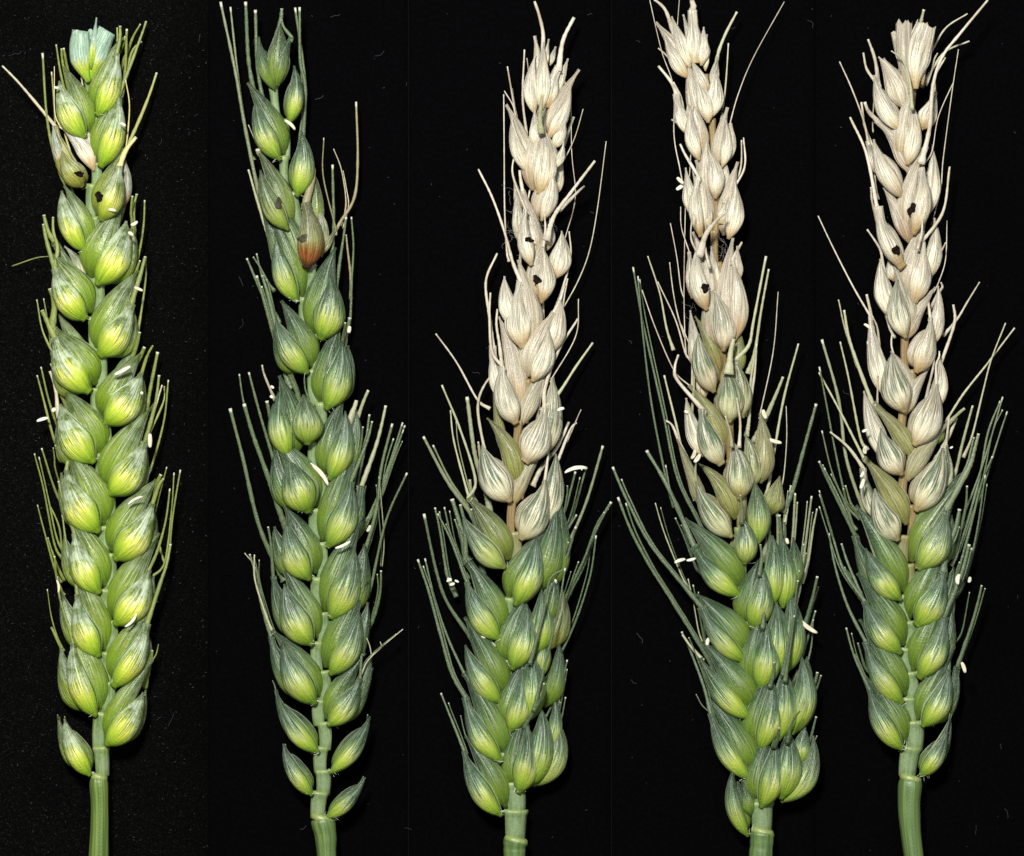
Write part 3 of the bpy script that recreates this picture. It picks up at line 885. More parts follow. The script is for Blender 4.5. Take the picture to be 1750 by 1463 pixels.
K("R", (562, 1237, 611, 1166, 48), i=(620, 1122), o=(636, 1142), x=[(590, 1220, 634, 1122, 34, 34, -0.05, 0.05, "lemma")], a=[(3, 628, 1130, 660, 1100, 689, 1076, 0.6), (2.5, 634, 1120, 632, 1105, 625, 1090, 0.7), (2.5, 640, 1115, 650, 1108, 648, 1098, 0.7), (4, 618, 1125, 620, 1118)])
K("R", (566, 1149, 610, 1054, 60), i=(624, 1000), o=(628, 1030), a=[(6, 640, 1050, 650, 1010, 652, 975)])
K("R", (566, 1052, 603, 948, 64), i=(617, 890), o=(622, 930), a=[(6, 634, 1000, 660, 890, 696, 808), (8, 610, 980, 640, 880, 651, 800, 671, 724)], an=[(574, 936, 600, 924, 6), (628, 908, 634, 897, 7)])
K("R", (561, 931, 597, 832, 60), i=(612, 758), o=(618, 830), a=[(7, 600, 870, 622, 770, 630, 708), (6, 606, 800, 625, 760, 636, 720), (8, 626, 815, 642, 760, 658, 693, 0.3), (6, 618, 905, 651, 832, 688, 722), (5, 640, 870, 668, 790, 692, 727), (2.5, 655, 930, 652, 870, 648, 815, 0.2)], an=[(527, 791, 561, 830, 9)])
K("R", (564, 816, 588, 712, 58), i=(585, 690), o=(608, 700), a=[(5, 556, 745, 580, 690, 590, 639), (7, 608, 720, 620, 690, 630, 667, 0.5), (9, 596, 720, 604, 696, 608, 684, 0.6)])
K("R", (558, 695, 582, 592, 54), o=(594, 590), i=(580, 560), belly=0.85, a=[(6, 566, 610, 576, 575, 581, 547), (10, 584, 610, 590, 575, 596, 542)], an=[(597, 570, 599, 558, 8)])
K("R", (548, 576, 563, 480, 66), i=(572, 430), a=[(8, 552, 484, 568, 412, 569, 281), (7, 575, 480, 582, 430, 590, 370), (5, 597, 545, 600, 480, 604, 420, 600, 370)])
K("R", (524, 453, 523, 356, 54), b=0.2, br=1.0, sp=[(519, 409, 17, 17, 0, 1)], belly=0.5, x=[(536, 400, 533, 285, 28, 36, -0.05, 0.15, "lemma"), (540, 430, 540, 352, 24, 40, -0.12, 0.7, "glume", 0.2), (546, 436, 574, 392, 14, 40, 0, 0.4)],
  a=[(7, 556, 420, 580, 378, 604, 335, 610, 268, 608, 172, 0.2), (4, 514, 365, 524, 330, 528, 278), (10, 536, 330, 534, 300, 532, 277), (3, 590, 345, 582, 290, 568, 252, 0.6), (3.5, 562, 375, 552, 300, 553, 236, 0.1), (4, 598, 470, 592, 420, 590, 400), (3, 594, 350, 590, 320, 585, 290, 0.8)], an=[(482, 415, 490, 416, 4)])
K("L", (468, 149, 445, 70, 26), belly=0.3, hair=False, xb=0.3, x=[(472, 149, 479, 40, 40, 48, 0, 0.12, "glume"), (474, 147, 498, 64, 28, 52, -0.06, 0.03, "glume")], a=[(9, 470, 64, 478, 30, 481, 12), (4, 492, 64, 486, 48, 482, 34)])

# ---------------------------------------------------------------- third spike: straw upper half, green lower half
S = Spike(33, "bleached-topped wheat spike in the middle, green below, with one curled-over awn on its left",
          [(882, 1438, 44), (880, 1450, 38), (880, 1480, 37), (882, 1620, 37)], 0.80, 16)
bl = lambda y: 1.0 if y < 960 else (0.5 if y < 1000 else 0.0)
S.rachis([(1434, 880), (1388, 884), (1340, 866), (1290, 872), (1240, 862), (1190, 866), (1130, 860), (1080, 868), (1025, 876), (968, 886), (912, 868),
          (850, 898), (788, 878), (720, 906), (650, 892), (590, 908), (515, 906), (450, 914), (375, 918), (325, 922), (240, 920), (188, 922)], 30, 16, bl, 14)
S.xs = 1.12
K = S.K
K("L", (855, 1390, 798, 1292, 50), i=(800, 1266), wl=1.05, a=[(5, 797, 1280, 774, 1236, 754, 1186), (3, 798, 1266, 790, 1240, 787, 1224)])
K("L", (855, 1298, 800, 1200, 48), i=(797, 1158), wl=1.05, a=[(7, 796, 1185, 772, 1150, 752, 1080, 733, 1010, 714, 956), (5, 792, 1155, 764, 1088, 741, 1020, 725, 955)])
K("L", (854, 1197, 800, 1110, 48), i=(798, 1062), wl=1.05, a=[(8, 800, 1085, 764, 1030, 745, 975, 724, 878)], an=[(763, 994, 772, 992, 5), (768, 1000, 777, 997, 6), (777, 992, 784, 995, 5), (764, 989, 772, 990, 4), (806, 1081, 830, 1090, 8), (820, 1090, 848, 1108, 9)])
K("L", (852, 1089, 802, 1002, 48), i=(800, 962), wl=1.05, a=[(6, 764, 985, 752, 915, 743, 868), (5, 790, 968, 771, 925, 747, 878), (5, 785, 955, 772, 922, 760, 867), (10, 800, 950, 788, 905, 773, 853), (7, 800, 945, 795, 900, 786, 862), (4, 790, 945, 784, 910, 776, 888), (7, 820, 945, 812, 900, 806, 870)])
K("L", (861, 967, 798, 890, 52), b=0.22, i=(806, 856), wl=1.0, a=[(9, 800, 872, 764, 822, 724, 746, 0.15), (4, 800, 830, 777, 758, 769, 701, 0.5), (6, 812, 820, 787, 735, 756, 658, 0.4), (11, 832, 848, 811, 775, 797, 678, 0.25), (8, 812, 860, 804, 838, 803, 820, 0.3)])
K("L", (871, 853, 828, 768, 62), b=0.8, x=[(885, 832, 832, 714, 40, 36, 0.10, 0.45, "lemma"), (862, 780, 842, 662, 20, 26, 0, 0.5, "lemma")], a=[(6, 828, 770, 816, 698, 828, 657, 854, 631, 870, 633), (5, 822, 790, 818, 765, 817, 755)])
K("L", (881, 720, 860, 634, 56), b=0.88, x=[(888, 700, 852, 540, 42, 36, 0.05, 0.9, "lemma", 0.15), (862, 690, 842, 590, 30, 34, -0.05, 1)], a=[(6, 854, 590, 848, 555, 849, 528), (7, 848, 590, 836, 540, 830, 480, 850, 432), (5, 815, 682, 780, 620, 745, 570, 1), (4, 866, 620, 863, 580, 862, 545), (6, 840, 600, 836, 540, 838, 500)])
K("L", (895, 590, 890, 490, 54), b=0.9, x=[(880, 562, 862, 472, 42, 48, -0.05, 1, "glume", 0.05)], a=[(5, 884, 492, 888, 450, 890, 430), (7, 884, 480, 876, 448, 861, 392, 841, 335, 818, 288, 1)])
par, po, gl = K("L", (908, 450, 899, 366, 42), b=1, sp=[(904, 411, 17, 10)], belly=0.8, hair=False, x=[(889, 415, 882, 325, 26, 40, 0, 1), (890, 360, 878, 300, 16, 36, 0, 1)],
  a=[(5, 898, 372, 902, 340, 911, 304), (4, 866, 425, 862, 350, 861, 268, 861, 160), (4, 882, 340, 876, 295, 884, 244, 879, 188, 861, 154), (5, 890, 330, 890, 310, 889, 290)])
S.web(par, po, 893, 385, 14, 22, 60)
S.web(par, po, 925, 378, 12, 10, 45, 55)
K("L", (903, 292, 877, 210, 34), b=1, br=0.12, hair=False, a=[(5, 884, 220, 876, 165, 868, 114), (4, 886, 215, 880, 180, 876, 150), (6, 900, 228, 893, 167, 897, 85, 1), (3, 903, 128, 900, 100)])
K("R", (921, 327, 928, 226, 54), b=0.93, hair=False, belly=0.9, x=[(940, 300, 934, 228, 24, 48, -0.1, 0.9)])
K("R", (926, 374, 942, 298, 40), b=0.95, br=0.15, hair=False, i=(946, 290), x=[(952, 330, 962, 268, 20, 24, 0, 0.95)])
K("R", (938, 232, 972, 155, 36), b=1, hair=False, a=[(-7, 925, 230, 922, 200, 927, 164, 0.4), (4, 964, 160, 968, 145, 965, 138)], x=[(946, 252, 966, 208, 28, 52, -0.05, 1), (915, 252, 914, 188, 22, 56, 0, 1)])
K("R", (950, 285, 962, 245, 18), b=1, hair=False, a=[(8, 955, 270, 968, 235, 980, 197, 0.7), (3, 952, 295, 980, 240, 996, 185, 1), (2.5, 968, 400, 984, 335, 977, 255, 975, 134, 1)])
K("L", (914, 190, 915, 102, 32), b=1, hair=False, x=[(926, 188, 929, 72, 30, 52, 0, 1), (936, 184, 955, 114, 30, 48, -0.05, 1), (950, 160, 971, 99, 20, 40, 0, 1), (940, 110, 950, 78, 13, 36, 0, 1), (928, 120, 938, 66, 14, 44, 0, 1)],
  a=[(9, 925, 112, 929, 60, 922, 25, 913, 0), (9, 955, 118, 962, 70, 982, 29)])
K("R", (935, 425, 940, 378, 22), b=1, hair=False, x=[(948, 476, 960, 394, 38, 40, -0.06, 0.95, "glume", 0.15)], a=[(-9, 934, 412, 946, 372, 975, 332, 1015, 278, 1), (5, 985, 330, 1000, 318), (3, 966, 520, 990, 475, 1008, 425, 1022, 352, 1037, 241, 0.75), (5, 962, 492, 975, 440, 972, 395, 1), (-4, 928, 425, 932, 390, 931, 365)])
K("R", (925, 514, 928, 432, 44), b=0.97, sp=[(918, 479, 16, 15)], hair=False, a=[(5, 920, 440, 928, 420), (4, 890, 470, 890, 450, 891, 432)])
K("R", (911, 648, 935, 566, 56), b=0.92, x=[(938, 604, 958, 512, 42, 42, -0.05, 0.96, "glume", 0.2)], a=[(6, 958, 560, 964, 510, 970, 475, 1), (5, 926, 575, 930, 545, 928, 512), (5, 948, 540, 957, 515, 966, 485)])
K("R", (898, 786, 928, 704, 58), b=0.85, x=[(892, 726, 942, 622, 34, 36, 0.05, 0.8, "lemma"), (926, 778, 944, 645, 44, 40, -0.05, 0.85)], a=[(8, 932, 660, 956, 595, 988, 544, 0.9), (6, 955, 672, 985, 625, 1013, 585, 0.55), (3.5, 952, 640, 984, 574, 990, 510, 1), (4, 922, 690, 927, 660, 928, 650)], an=[(952, 702, 964, 698, 7)])
K("R", (891, 918, 928, 828, 62), b=0.76, x=[(874, 868, 934, 756, 30, 36, 0.05, 0.75, "lemma"), (925, 900, 950, 775, 44, 40, -0.06, 0.75)], a=[(9, 926, 800, 952, 765, 972, 721, 0.75), (6, 955, 785, 975, 735, 985, 722, 0.9), (4, 932, 800, 938, 775, 940, 760), (3, 984, 722, 993, 700, 1)], an=[(965, 808, 1004, 800, 8), (994, 804, 996, 796, 3)])
K("R", (882, 1030, 914, 925, 66), i=(930, 912), x=[(918, 1010, 946, 880, 46, 44, -0.06, 0, "lemma"), (940, 1010, 955, 870, 36, 36, -0.05, 0, "lemma")],
  a=[(9, 938, 915, 956, 870, 962, 828), (7, 946, 930, 966, 870, 983, 806), (6, 954, 940, 980, 880, 1003, 798), (8, 962, 950, 1000, 865, 1030, 762, 0.2), (9, 960, 1040, 1000, 960, 1022, 900, 1046, 858), (5, 942, 900, 948, 860, 953, 820), (4, 960, 900, 968, 850, 970, 830), (6, 950, 960, 960, 925, 985, 880)], an=[(958, 925, 966, 938, 6)])
K("R", (876, 1140, 898, 1042, 60), i=(900, 1025), x=[(914, 1120, 924, 1020, 42, 46, -0.05, 0), (938, 1110, 958, 1020, 34, 36, -0.10, 0.25, "lemma", 0.15), (930, 1070, 950, 985, 36, 40, 0, 0, "lemma")],
  a=[(-5, 905, 1135, 928, 1050, 940, 990, 966, 970), (5, 958, 1120, 985, 1060, 1008, 985, 1018, 915), (4, 955, 1060, 975, 1000, 990, 960), (8, 930, 1040, 945, 990, 952, 930), (7, 944, 1020, 966, 960, 985, 900)], an=[(948, 990, 951, 998, 5)])
K("R", (872, 1247, 891, 1152, 52), i=(893, 1140), x=[(900, 1234, 905, 1126, 42, 50, -0.06, 0), (930, 1210, 952, 1110, 36, 38, -0.08, 0, "lemma"), (922, 1160, 932, 1090, 30, 38, 0, 0)],
  a=[(-5, 912, 1215, 932, 1130, 952, 1047, 966, 970), (5, 940, 1150, 958, 1100, 970, 1084), (4, 900, 1140, 910, 1105, 918, 1080), (6, 930, 1120, 938, 1080, 940, 1054)])
K("R", (886, 1351, 898, 1246, 56), i=(894, 1235), x=[(903, 1344, 922, 1226, 46, 46, -0.08, 0), (911, 1345, 944, 1240, 36, 36, -0.18, 0.15), (935, 1290, 946, 1205, 26, 38, -0.08, 0)],
  a=[(4, 895, 1250, 900, 1225, 898, 1200), (-5, 908, 1240, 925, 1190, 930, 1165), (5, 944, 1270, 958, 1190, 969, 1128), (4, 944, 1280, 960, 1230, 966, 1192), (5, 925, 1240, 940, 1215, 950, 1195)])

# ---------------------------------------------------------------- fourth spike: straw tip, leaning left, dense green base
S = Spike(44, "left-leaning wheat spike with ragged bleached tip, mould threads and dense green base",
          [(1304, 1423, 43), (1303, 1445, 39), (1301, 1480, 40), (1299, 1620, 40)], 0.85, 16)
bl = lambda y: 1.0 if y < 880 else (0.5 if y < 960 else 0.0)
S.rachis([(1420, 1303), (1374, 1300), (1325, 1290), (1270, 1290), (1222, 1284), (1170, 1284), (1120, 1276), (1065, 1276), (1015, 1266), (960, 1266), (905, 1272),
          (850, 1250), (788, 1250), (720, 1236), (660, 1238), (594, 1228), (525, 1232), (450, 1220), (395, 1226), (335, 1216), (270, 1222), (204, 1206), (128, 1185)], 30, 18, bl, 14)
S.xs = 1.12
K = S.K
K("L", (1278, 1425, 1256, 1320, 34), o=(1253, 1322), bow=-14, belly=0.7, x=[(1284, 1395, 1268, 1332, 26, 44, 0, 0, "lemma")], a=[(3, 1254, 1330, 1255, 1316)])
K("L", (1280, 1328, 1220, 1228, 44), i=(1216, 1202), wl=1.25, a=[(6, 1222, 1215, 1203, 1172, 1180, 1110, 1166, 1081), (3, 1216, 1228, 1200, 1205, 1189, 1187)])
K("L", (1280, 1224, 1204, 1132, 48), i=(1208, 1106), wl=1.25, x=[(1278, 1240, 1240, 1150, 34, 26, 0.1, 0, "lemma")], a=[(8, 1206, 1118, 1149, 1027, 1112, 970, 1080, 910, 1057, 850), (4, 1200, 1126, 1180, 1105, 1167, 1085, 0.4)])
K("L", (1270, 1126, 1204, 1044, 48), i=(1196, 1022), wl=1.2, x=[(1278, 1140, 1230, 1050, 34, 26, 0.1, 0, "lemma")], a=[(8, 1196, 1030, 1159, 990, 1108, 925, 1070, 850, 1048, 798), (3, 1196, 1081, 1188, 1040, 1176, 990, 0.4), (4, 1204, 1090, 1196, 1050, 1186, 1000)], an=[(1209, 1104, 1213, 1090, 8)])
K("L", (1262, 1015, 1192, 940, 48), i=(1176, 892), wl=1.2, x=[(1268, 1030, 1208, 978, 34, 26, 0.1, 0, "lemma")], a=[(10, 1190, 905, 1142, 832, 1107, 770), (3.5, 1166, 985, 1140, 920, 1121, 860, 0.3), (4, 1190, 970, 1170, 920, 1155, 885), (6, 1194, 890, 1158, 815, 1132, 698, 1098, 547, 1082, 456), (5, 1142, 830, 1115, 698, 1100, 580, 1091, 472), (4, 1138, 795, 1150, 850, 1175, 900)],
  an=[(1153, 962, 1172, 956, 7), (1172, 957, 1188, 953, 6)])
K("L", (1249, 914, 1194, 830, 46), b=0.58, x=[(1258, 888, 1194, 792, 40, 38, 0.10, 0.42, "lemma"), (1210, 880, 1158, 750, 26, 34, 0, 0.6, "lemma")], a=[(5, 1194, 835, 1188, 810, 1189, 791), (6, 1164, 760, 1150, 728, 1137, 718, 0.9), (6, 1180, 830, 1158, 728, 1137, 641, 0.4)], an=[(1180, 784, 1186, 768, 8), (1185, 790, 1195, 776, 9)])
K("L", (1233, 790, 1202, 706, 48), b=0.72, x=[(1242, 762, 1178, 658, 34, 36, 0.05, 0.5, "lemma"), (1204, 780, 1173, 680, 36, 40, -0.04, 0.9)], a=[(4, 1200, 712, 1196, 685, 1197, 654), (7, 1178, 690, 1158, 650, 1154, 628, 1160, 606, 0.95), (3.5, 1152, 632, 1120, 560, 1098, 495, 1)], an=[(1170, 702, 1176, 706, 6)])
K("L", (1220, 666, 1196, 578, 48), b=0.74, br=0.25, x=[(1232, 640, 1188, 540, 28, 38, 0.05, 0.4, "lemma"), (1196, 640, 1180, 530, 32, 38, 0, 0.95), (1206, 680, 1194, 610, 26, 30, 0, 1)], a=[(4, 1184, 660, 1182, 600, 1166, 555, 1), (4, 1172, 600, 1155, 545, 1126, 480, 1), (5, 1184, 700, 1186, 650, 1184, 610, 0.4)])
par, po, gl = K("L", (1207, 526, 1192, 432, 46), b=1, sp=[(1204, 493, 17, 16)], belly=0.9, hair=False, x=[(1184, 510, 1178, 430, 22, 44, 0, 1, "glume", 0.2), (1224, 500, 1216, 420, 26, 42, 0, 1)],
  a=[(-9, 1194, 440, 1204, 405, 1220, 382, 1236, 366, 1), (-4, 1196, 440, 1180, 410, 1183, 365, 1), (-4, 1212, 460, 1203, 415, 1212, 385, 1), (3, 1172, 570, 1170, 480, 1172, 330, 1), (3, 1165, 490, 1158, 440, 1146, 380, 1), (3.5, 1160, 540, 1152, 500, 1145, 448, 1, ), (3, 1170, 420, 1166, 390, 1165, 352, 1), (4, 1140, 560, 1128, 500, 1108, 437, 0.6)])
S.web(par, po, 1234, 426, 7, 14, 24, 58)
S.web(par, po, 1186, 540, 8, 20, 20, 66)
K("L", (1199, 400, 1194, 310, 40), b=1, hair=False, x=[(1184, 370, 1172, 286, 28, 44, 0, 1), (1212, 390, 1202, 320, 24, 46, 0, 1)], an=[(1157, 303, 1168, 314, 8), (1156, 324, 1168, 316, 8)], a=[(5, 1184, 300, 1170, 262, 1163, 245, 1), (3, 1177, 330, 1180, 280, 1184, 180, 1), (4, 1190, 320, 1183, 285, 1176, 270, 1)])
K("L", (1195, 270, 1182, 192, 36), b=1, hair=False, x=[(1178, 230, 1156, 160, 28, 46, -0.05, 1), (1186, 236, 1176, 170, 24, 40, 0, 1)], a=[(6, 1160, 165, 1148, 140, 1127, 110, 1), (4, 1168, 220, 1158, 210, 1148, 205, 1), (5, 1170, 190, 1164, 165, 1150, 140, 1)])
K("R", (1234, 283, 1240, 212, 30), b=1, hair=False, x=[(1240, 278, 1248, 210, 20, 44, -0.1, 1)], a=[(3, 1247, 215, 1262, 161, 1289, 97, 1343, 0, 1)])
K("R", (1222, 336, 1212, 264, 42), b=1, hair=False, br=0.1, x=[(1234, 325, 1238, 270, 20, 40, -0.08, 1)], a=[(3, 1202, 290, 1207, 270, 1205, 260, 1), (3, 1226, 360, 1214, 330, 1206, 315, 0.6)])
K("R", (1245, 404, 1255, 318, 38), b=1, hair=False, br=0.08, a=[(5, 1250, 335, 1266, 288, 1267, 239, 0.95), (5, 1257, 330, 1272, 288, 1273, 233, 0.95), (4, 1232, 365, 1238, 340, 1234, 316, 1), (6, 1236, 368, 1242, 352, 1248, 340, 1)], x=[(1232, 382, 1240, 340, 18, 50, 0, 1)])
K("R", (1209, 206, 1186, 134, 40), b=1, hair=False, x=[(1214, 202, 1222, 114, 34, 48, -0.05, 1), (1210, 162, 1182, 104, 30, 52, 0, 1, "glume", 0.08), (1218, 150, 1226, 96, 20, 44, 0, 0.9)], a=[(7, 1222, 130, 1228, 90, 1240, 58, 1261, 19, 0.7), (5, 1232, 214, 1240, 160, 1245, 72, 0.75), (3, 1198, 180, 1192, 120, 1180, 100, 0.95)])
K("L", (1176, 130, 1139, 66, 32), b=1, hair=False, x=[(1180, 116, 1148, 28, 30, 50, 0, 1), (1188, 108, 1183, 18, 30, 54, 0, 1), (1199, 112, 1203, 46, 28, 50, 0, 1), (1186, 90, 1168, 24, 16, 44, 0, 1, "glume", 0.12), (1206, 120, 1208, 58, 14, 44, 0, 1)],
  a=[(8, 1148, 40, 1136, 14, 1118, -2, 1), (8, 1184, 26, 1186, 10, 1184, -3, 1), (3, 1163, 285, 1153, 230, 1152, 147, 1132, 84, 1112, -2, 1), (2.5, 1158, 45, 1160, 20, 1162, -2, 0.9), (4, 1152, 104, 1138, 90, 1125, 80, 1), (4, 1176, 104, 1162, 80, 1156, 60, 0.5)])
K("R", (1255, 576, 1252, 456, 46), b=0.98, br=0.28, hair=False, x=[(1262, 480, 1260, 420, 20, 46, 0, 1)], a=[(4, 1255, 440, 1262, 425, 1268, 413, 1)])
K("R", (1236, 596, 1222, 508, 48), b=0.88, br=0.25, a=[(4, 1222, 512, 1221, 498)])
K("R", (1246, 718, 1239, 634, 52), b=0.60, x=[(1266, 714, 1256, 616, 38, 44, -0.06, 0.65), (1262, 640, 1265, 560, 26, 38, 0, 0.35, "lemma")], a=[(-10, 1244, 640, 1247, 610, 1252, 580, 0.5), (6, 1282, 716, 1284, 647, 1294, 587, 0.6), (7, 1280, 590, 1289, 547, 1309, 438, 0.5), (6, 1292, 600, 1302, 530, 1313, 460, 0.5), (6, 1284, 690, 1290, 640, 1292, 590, 0.8)])
K("R", (1263, 850, 1252, 762, 54), b=0.66, x=[(1289, 830, 1274, 744, 38, 46, -0.06, 0.55), (1300, 826, 1300, 706, 42, 40, -0.05, 0.6, "lemma")], a=[(-4, 1250, 765, 1246, 740, 1238, 711, 0.5), (-5, 1262, 765, 1264, 720, 1258, 680, 0.8), (3, 1308, 705, 1322, 600, 1332, 498, 0.8), (6, 1316, 826, 1339, 688, 1366, 587, 0.4), (8, 1308, 720, 1324, 680, 1339, 644, 0.4), (2.5, 1341, 815, 1346, 750, 1343, 694, 0.7), (9, 1356, 840, 1375, 770, 1397, 690, 0.1)],
  an=[(1304, 700, 1310, 716, 9), (1311, 750, 1336, 757, 8)])
K("R", (1272, 961, 1267, 890, 50), b=0.22, f=6, x=[(1296, 930, 1290, 835, 38, 46, -0.04, 0.12), (1318, 880, 1334, 814, 38, 34, 0, 0.35, "lemma")], a=[(-5, 1266, 896, 1266, 865, 1264, 845, 0.1), (10, 1290, 850, 1290, 840, 1289, 830, 0.2), (8, 1310, 940, 1316, 895, 1316, 860), (8, 1330, 960, 1332, 905, 1329, 860), (7, 1350, 990, 1357, 910, 1361, 843), (6, 1338, 920, 1348, 870, 1353, 830, 0.4), (6, 1370, 1000, 1380, 920, 1388, 848), (5, 1384, 960, 1392, 900, 1398, 870)], an=[(1344, 920, 1347, 930, 7)])
K("R", (1285, 1070, 1300, 976, 58), f=6, i=(1296, 965), x=[(1318, 1036, 1320, 930, 44, 46, -0.04, 0), (1338, 1040, 1338, 935, 40, 42, -0.05, 0), (1352, 1010, 1356, 930, 30, 36, -0.05, 0, "lemma")], a=[(-5, 1296, 985, 1300, 955, 1299, 930), (9, 1318, 950, 1316, 910, 1314, 880), (9, 1336, 950, 1336, 915, 1331, 880), (6, 1360, 1010, 1370, 970, 1375, 930)])
K("R", (1298, 1174, 1306, 1070, 56), f=6, i=(1302, 1060), x=[(1322, 1155, 1326, 1044, 46, 48, -0.05, 0), (1344, 1150, 1350, 1028, 44, 42, -0.06, 0)], a=[(-5, 1302, 1075, 1304, 1050, 1301, 1028), (-5, 1336, 1155, 1352, 1060, 1361, 990), (7, 1352, 1060, 1362, 1010, 1366, 975), (8, 1374, 1075, 1388, 1030, 1398, 985), (5, 1326, 1050, 1330, 1000, 1336, 970)], an=[(1367, 1059, 1397, 1082, 9), (1355, 1042, 1358, 1030, 5)])
K("R", (1298, 1278, 1316, 1168, 58), f=6, i=(1318, 1150), x=[(1330, 1266, 1337, 1154, 48, 48, -0.05, 0), (1354, 1256, 1368, 1138, 46, 42, -0.10, 0), (1374, 1180, 1380, 1130, 24, 36, 0, 0)], a=[(-5, 1314, 1175, 1320, 1150, 1320, 1130), (-5, 1340, 1165, 1346, 1120, 1356, 1050), (6, 1366, 1150, 1384, 1090, 1396, 1045), (4, 1380, 1140, 1390, 1100, 1392, 1060), (8, 1378, 1210, 1392, 1175, 1399, 1150)])
K("R", (1301, 1376, 1320, 1270, 58), f=6, i=(1314, 1262), x=[(1334, 1366, 1345, 1262, 46, 48, -0.05, 0), (1336, 1372, 1384, 1272, 36, 40, -0.16, 0.12), (1364, 1310, 1376, 1250, 30, 38, 0, 0)], a=[(-5, 1320, 1278, 1328, 1255, 1328, 1240), (6, 1380, 1285, 1390, 1255, 1397, 1226), (-4, 1344, 1270, 1352, 1230, 1366, 1210), (4, 1384, 1300, 1392, 1275, 1398, 1260)])

# ---------------------------------------------------------------- fifth spike: straw top, clean row of bellies
S = Spike(55, "far right wheat spike with square-cut cream tip and a pale-striped green stem",
          [(1558, 1332, 41), (1556, 1390, 37), (1566, 1480, 32), (1592, 1620, 32)], 0.78, 14)
bl = lambda y: 1.0 if y < 960 else (0.55 if y < 1060 else 0.0)
S.rachis([(1325, 1552), (1280, 1570), (1236, 1552), (1196, 1564), (1152, 1545), (1111, 1562), (1065, 1543), (1020, 1560), (967, 1539), (918, 1568), (866, 1538), (806, 1566),
          (755, 1536), (698, 1568), (634, 1542), (570, 1564), (510, 1550), (452, 1564), (395, 1548), (332, 1560), (275, 1548), (218, 1562), (155, 1562)], 30, 17, bl, 9)
K = S.K
K("L", (1541, 1277, 1490, 1186, 48), i=(1482, 1162), wl=1.0, a=[(5, 1482, 1166, 1461, 1122, 1447, 1073), (4, 1484, 1170, 1472, 1140, 1463, 1120)])
K("L", (1541, 1198, 1484, 1104, 48), i=(1474, 1066), wl=1.0, a=[(6, 1476, 1080, 1450, 1037, 1429, 970, 1418, 912), (4, 1480, 1140, 1472, 1115, 1468, 1100)])
K("L", (1538, 1113, 1482, 1034, 52), i=(1470, 986), wl=1.0, a=[(6, 1470, 1030, 1444, 977, 1425, 920, 1402, 845), (4, 1464, 1020, 1450, 985, 1444, 970), (5, 1470, 1000, 1452, 965, 1440, 930)])
K("L", (1538, 1022, 1484, 944, 54), b=0.05, i=(1468, 870), wl=0.95, o=(1462, 915), a=[(6, 1466, 920, 1420, 832, 1400, 788), (4, 1438, 960, 1420, 900, 1400, 838), (5, 1472, 880, 1456, 860, 1446, 830), (5, 1460, 900, 1440, 860, 1410, 800)])
K("L", (1534, 920, 1498, 842, 52), b=0.70, x=[(1552, 897, 1477, 782, 40, 38, 0.05, 0.48, "lemma"), (1500, 890, 1476, 800, 26, 38, -0.05, 0.8)], a=[(6, 1482, 805, 1450, 765, 1418, 738, 0.75), (5, 1475, 790, 1440, 708, 1400, 636, 0.5), (8, 1486, 890, 1450, 788, 1435, 684, 1405, 580, 0.25), (5, 1455, 880, 1427, 765, 1400, 627, 0.1), (4, 1450, 865, 1424, 810, 1405, 736, 0.1)],
  an=[(1471, 738, 1481, 734, 6), (1476, 776, 1477, 762, 9), (1468, 835, 1474, 818, 8), (1468, 815, 1473, 805, 6)])
K("L", (1541, 808, 1508, 738, 54), b=0.80, x=[(1520, 792, 1477, 668, 40, 44, -0.03, 0.9), (1564, 782, 1492, 690, 34, 38, 0.05, 0.55, "lemma")], a=[(7, 1478, 680, 1455, 590, 1443, 530, 0.6), (5, 1472, 745, 1450, 641, 1437, 584, 0.5), (4, 1456, 590, 1442, 550, 1433, 512, 0.5)])
K("L", (1547, 700, 1526, 612, 58), b=0.85, x=[(1517, 678, 1488, 540, 40, 44, -0.04, 0.95), (1556, 690, 1524, 600, 30, 36, 0.1, 0.85, "lemma")], a=[(5, 1546, 640, 1527, 592, 1534, 545, 0.8), (9, 1498, 590, 1490, 540, 1482, 503, 0.9), (4, 1486, 535, 1460, 490, 1425, 420, 1400, 367, 1), (5, 1506, 600, 1500, 560, 1492, 540, 0.9), (4, 1502, 690, 1500, 660, 1498, 640, 0.8)], an=[(1477, 554, 1487, 562, 6), (1484, 582, 1490, 595, 8)])
K("L", (1548, 573, 1535, 486, 48), b=0.86, x=[(1526, 545, 1505, 442, 38, 44, -0.05, 0.96, "glume", 0.1), (1530, 560, 1520, 500, 26, 38, 0, 0.9)], a=[(6, 1522, 500, 1510, 450, 1504, 425, 1481, 392, 0.95), (4, 1524, 560, 1516, 540), (4, 1540, 500, 1538, 470, 1534, 448, 0.9)])
K("L", (1541, 453, 1502, 362, 48), b=0.98, sp=[(1530, 429, 15, 21)], br=0.06, hair=False, x=[(1556, 415, 1511, 320, 34, 38, 0.05, 0.98, "lemma", 0.45), (1530, 480, 1520, 440, 24, 36, 0, 1)], a=[(8, 1502, 334, 1482, 262, 1454, 199, 1), (5, 1500, 370, 1490, 340, 1488, 320, 1)])
K("L", (1541, 333, 1497, 246, 46), b=1, br=0.22, hair=False, x=[(1558, 296, 1498, 204, 36, 38, 0.08, 1, "lemma", 0.2), (1508, 300, 1484, 240, 26, 40, -0.05, 0.9)], a=[(7, 1496, 252, 1480, 210, 1474, 172, 1), (4, 1476, 205, 1455, 150, 1435, 106, 1), (6, 1494, 210, 1484, 190, 1478, 175, 1), (4, 1500, 320, 1496, 280, 1492, 260, 0.9)], an=[(1515, 212, 1526, 217, 6)])
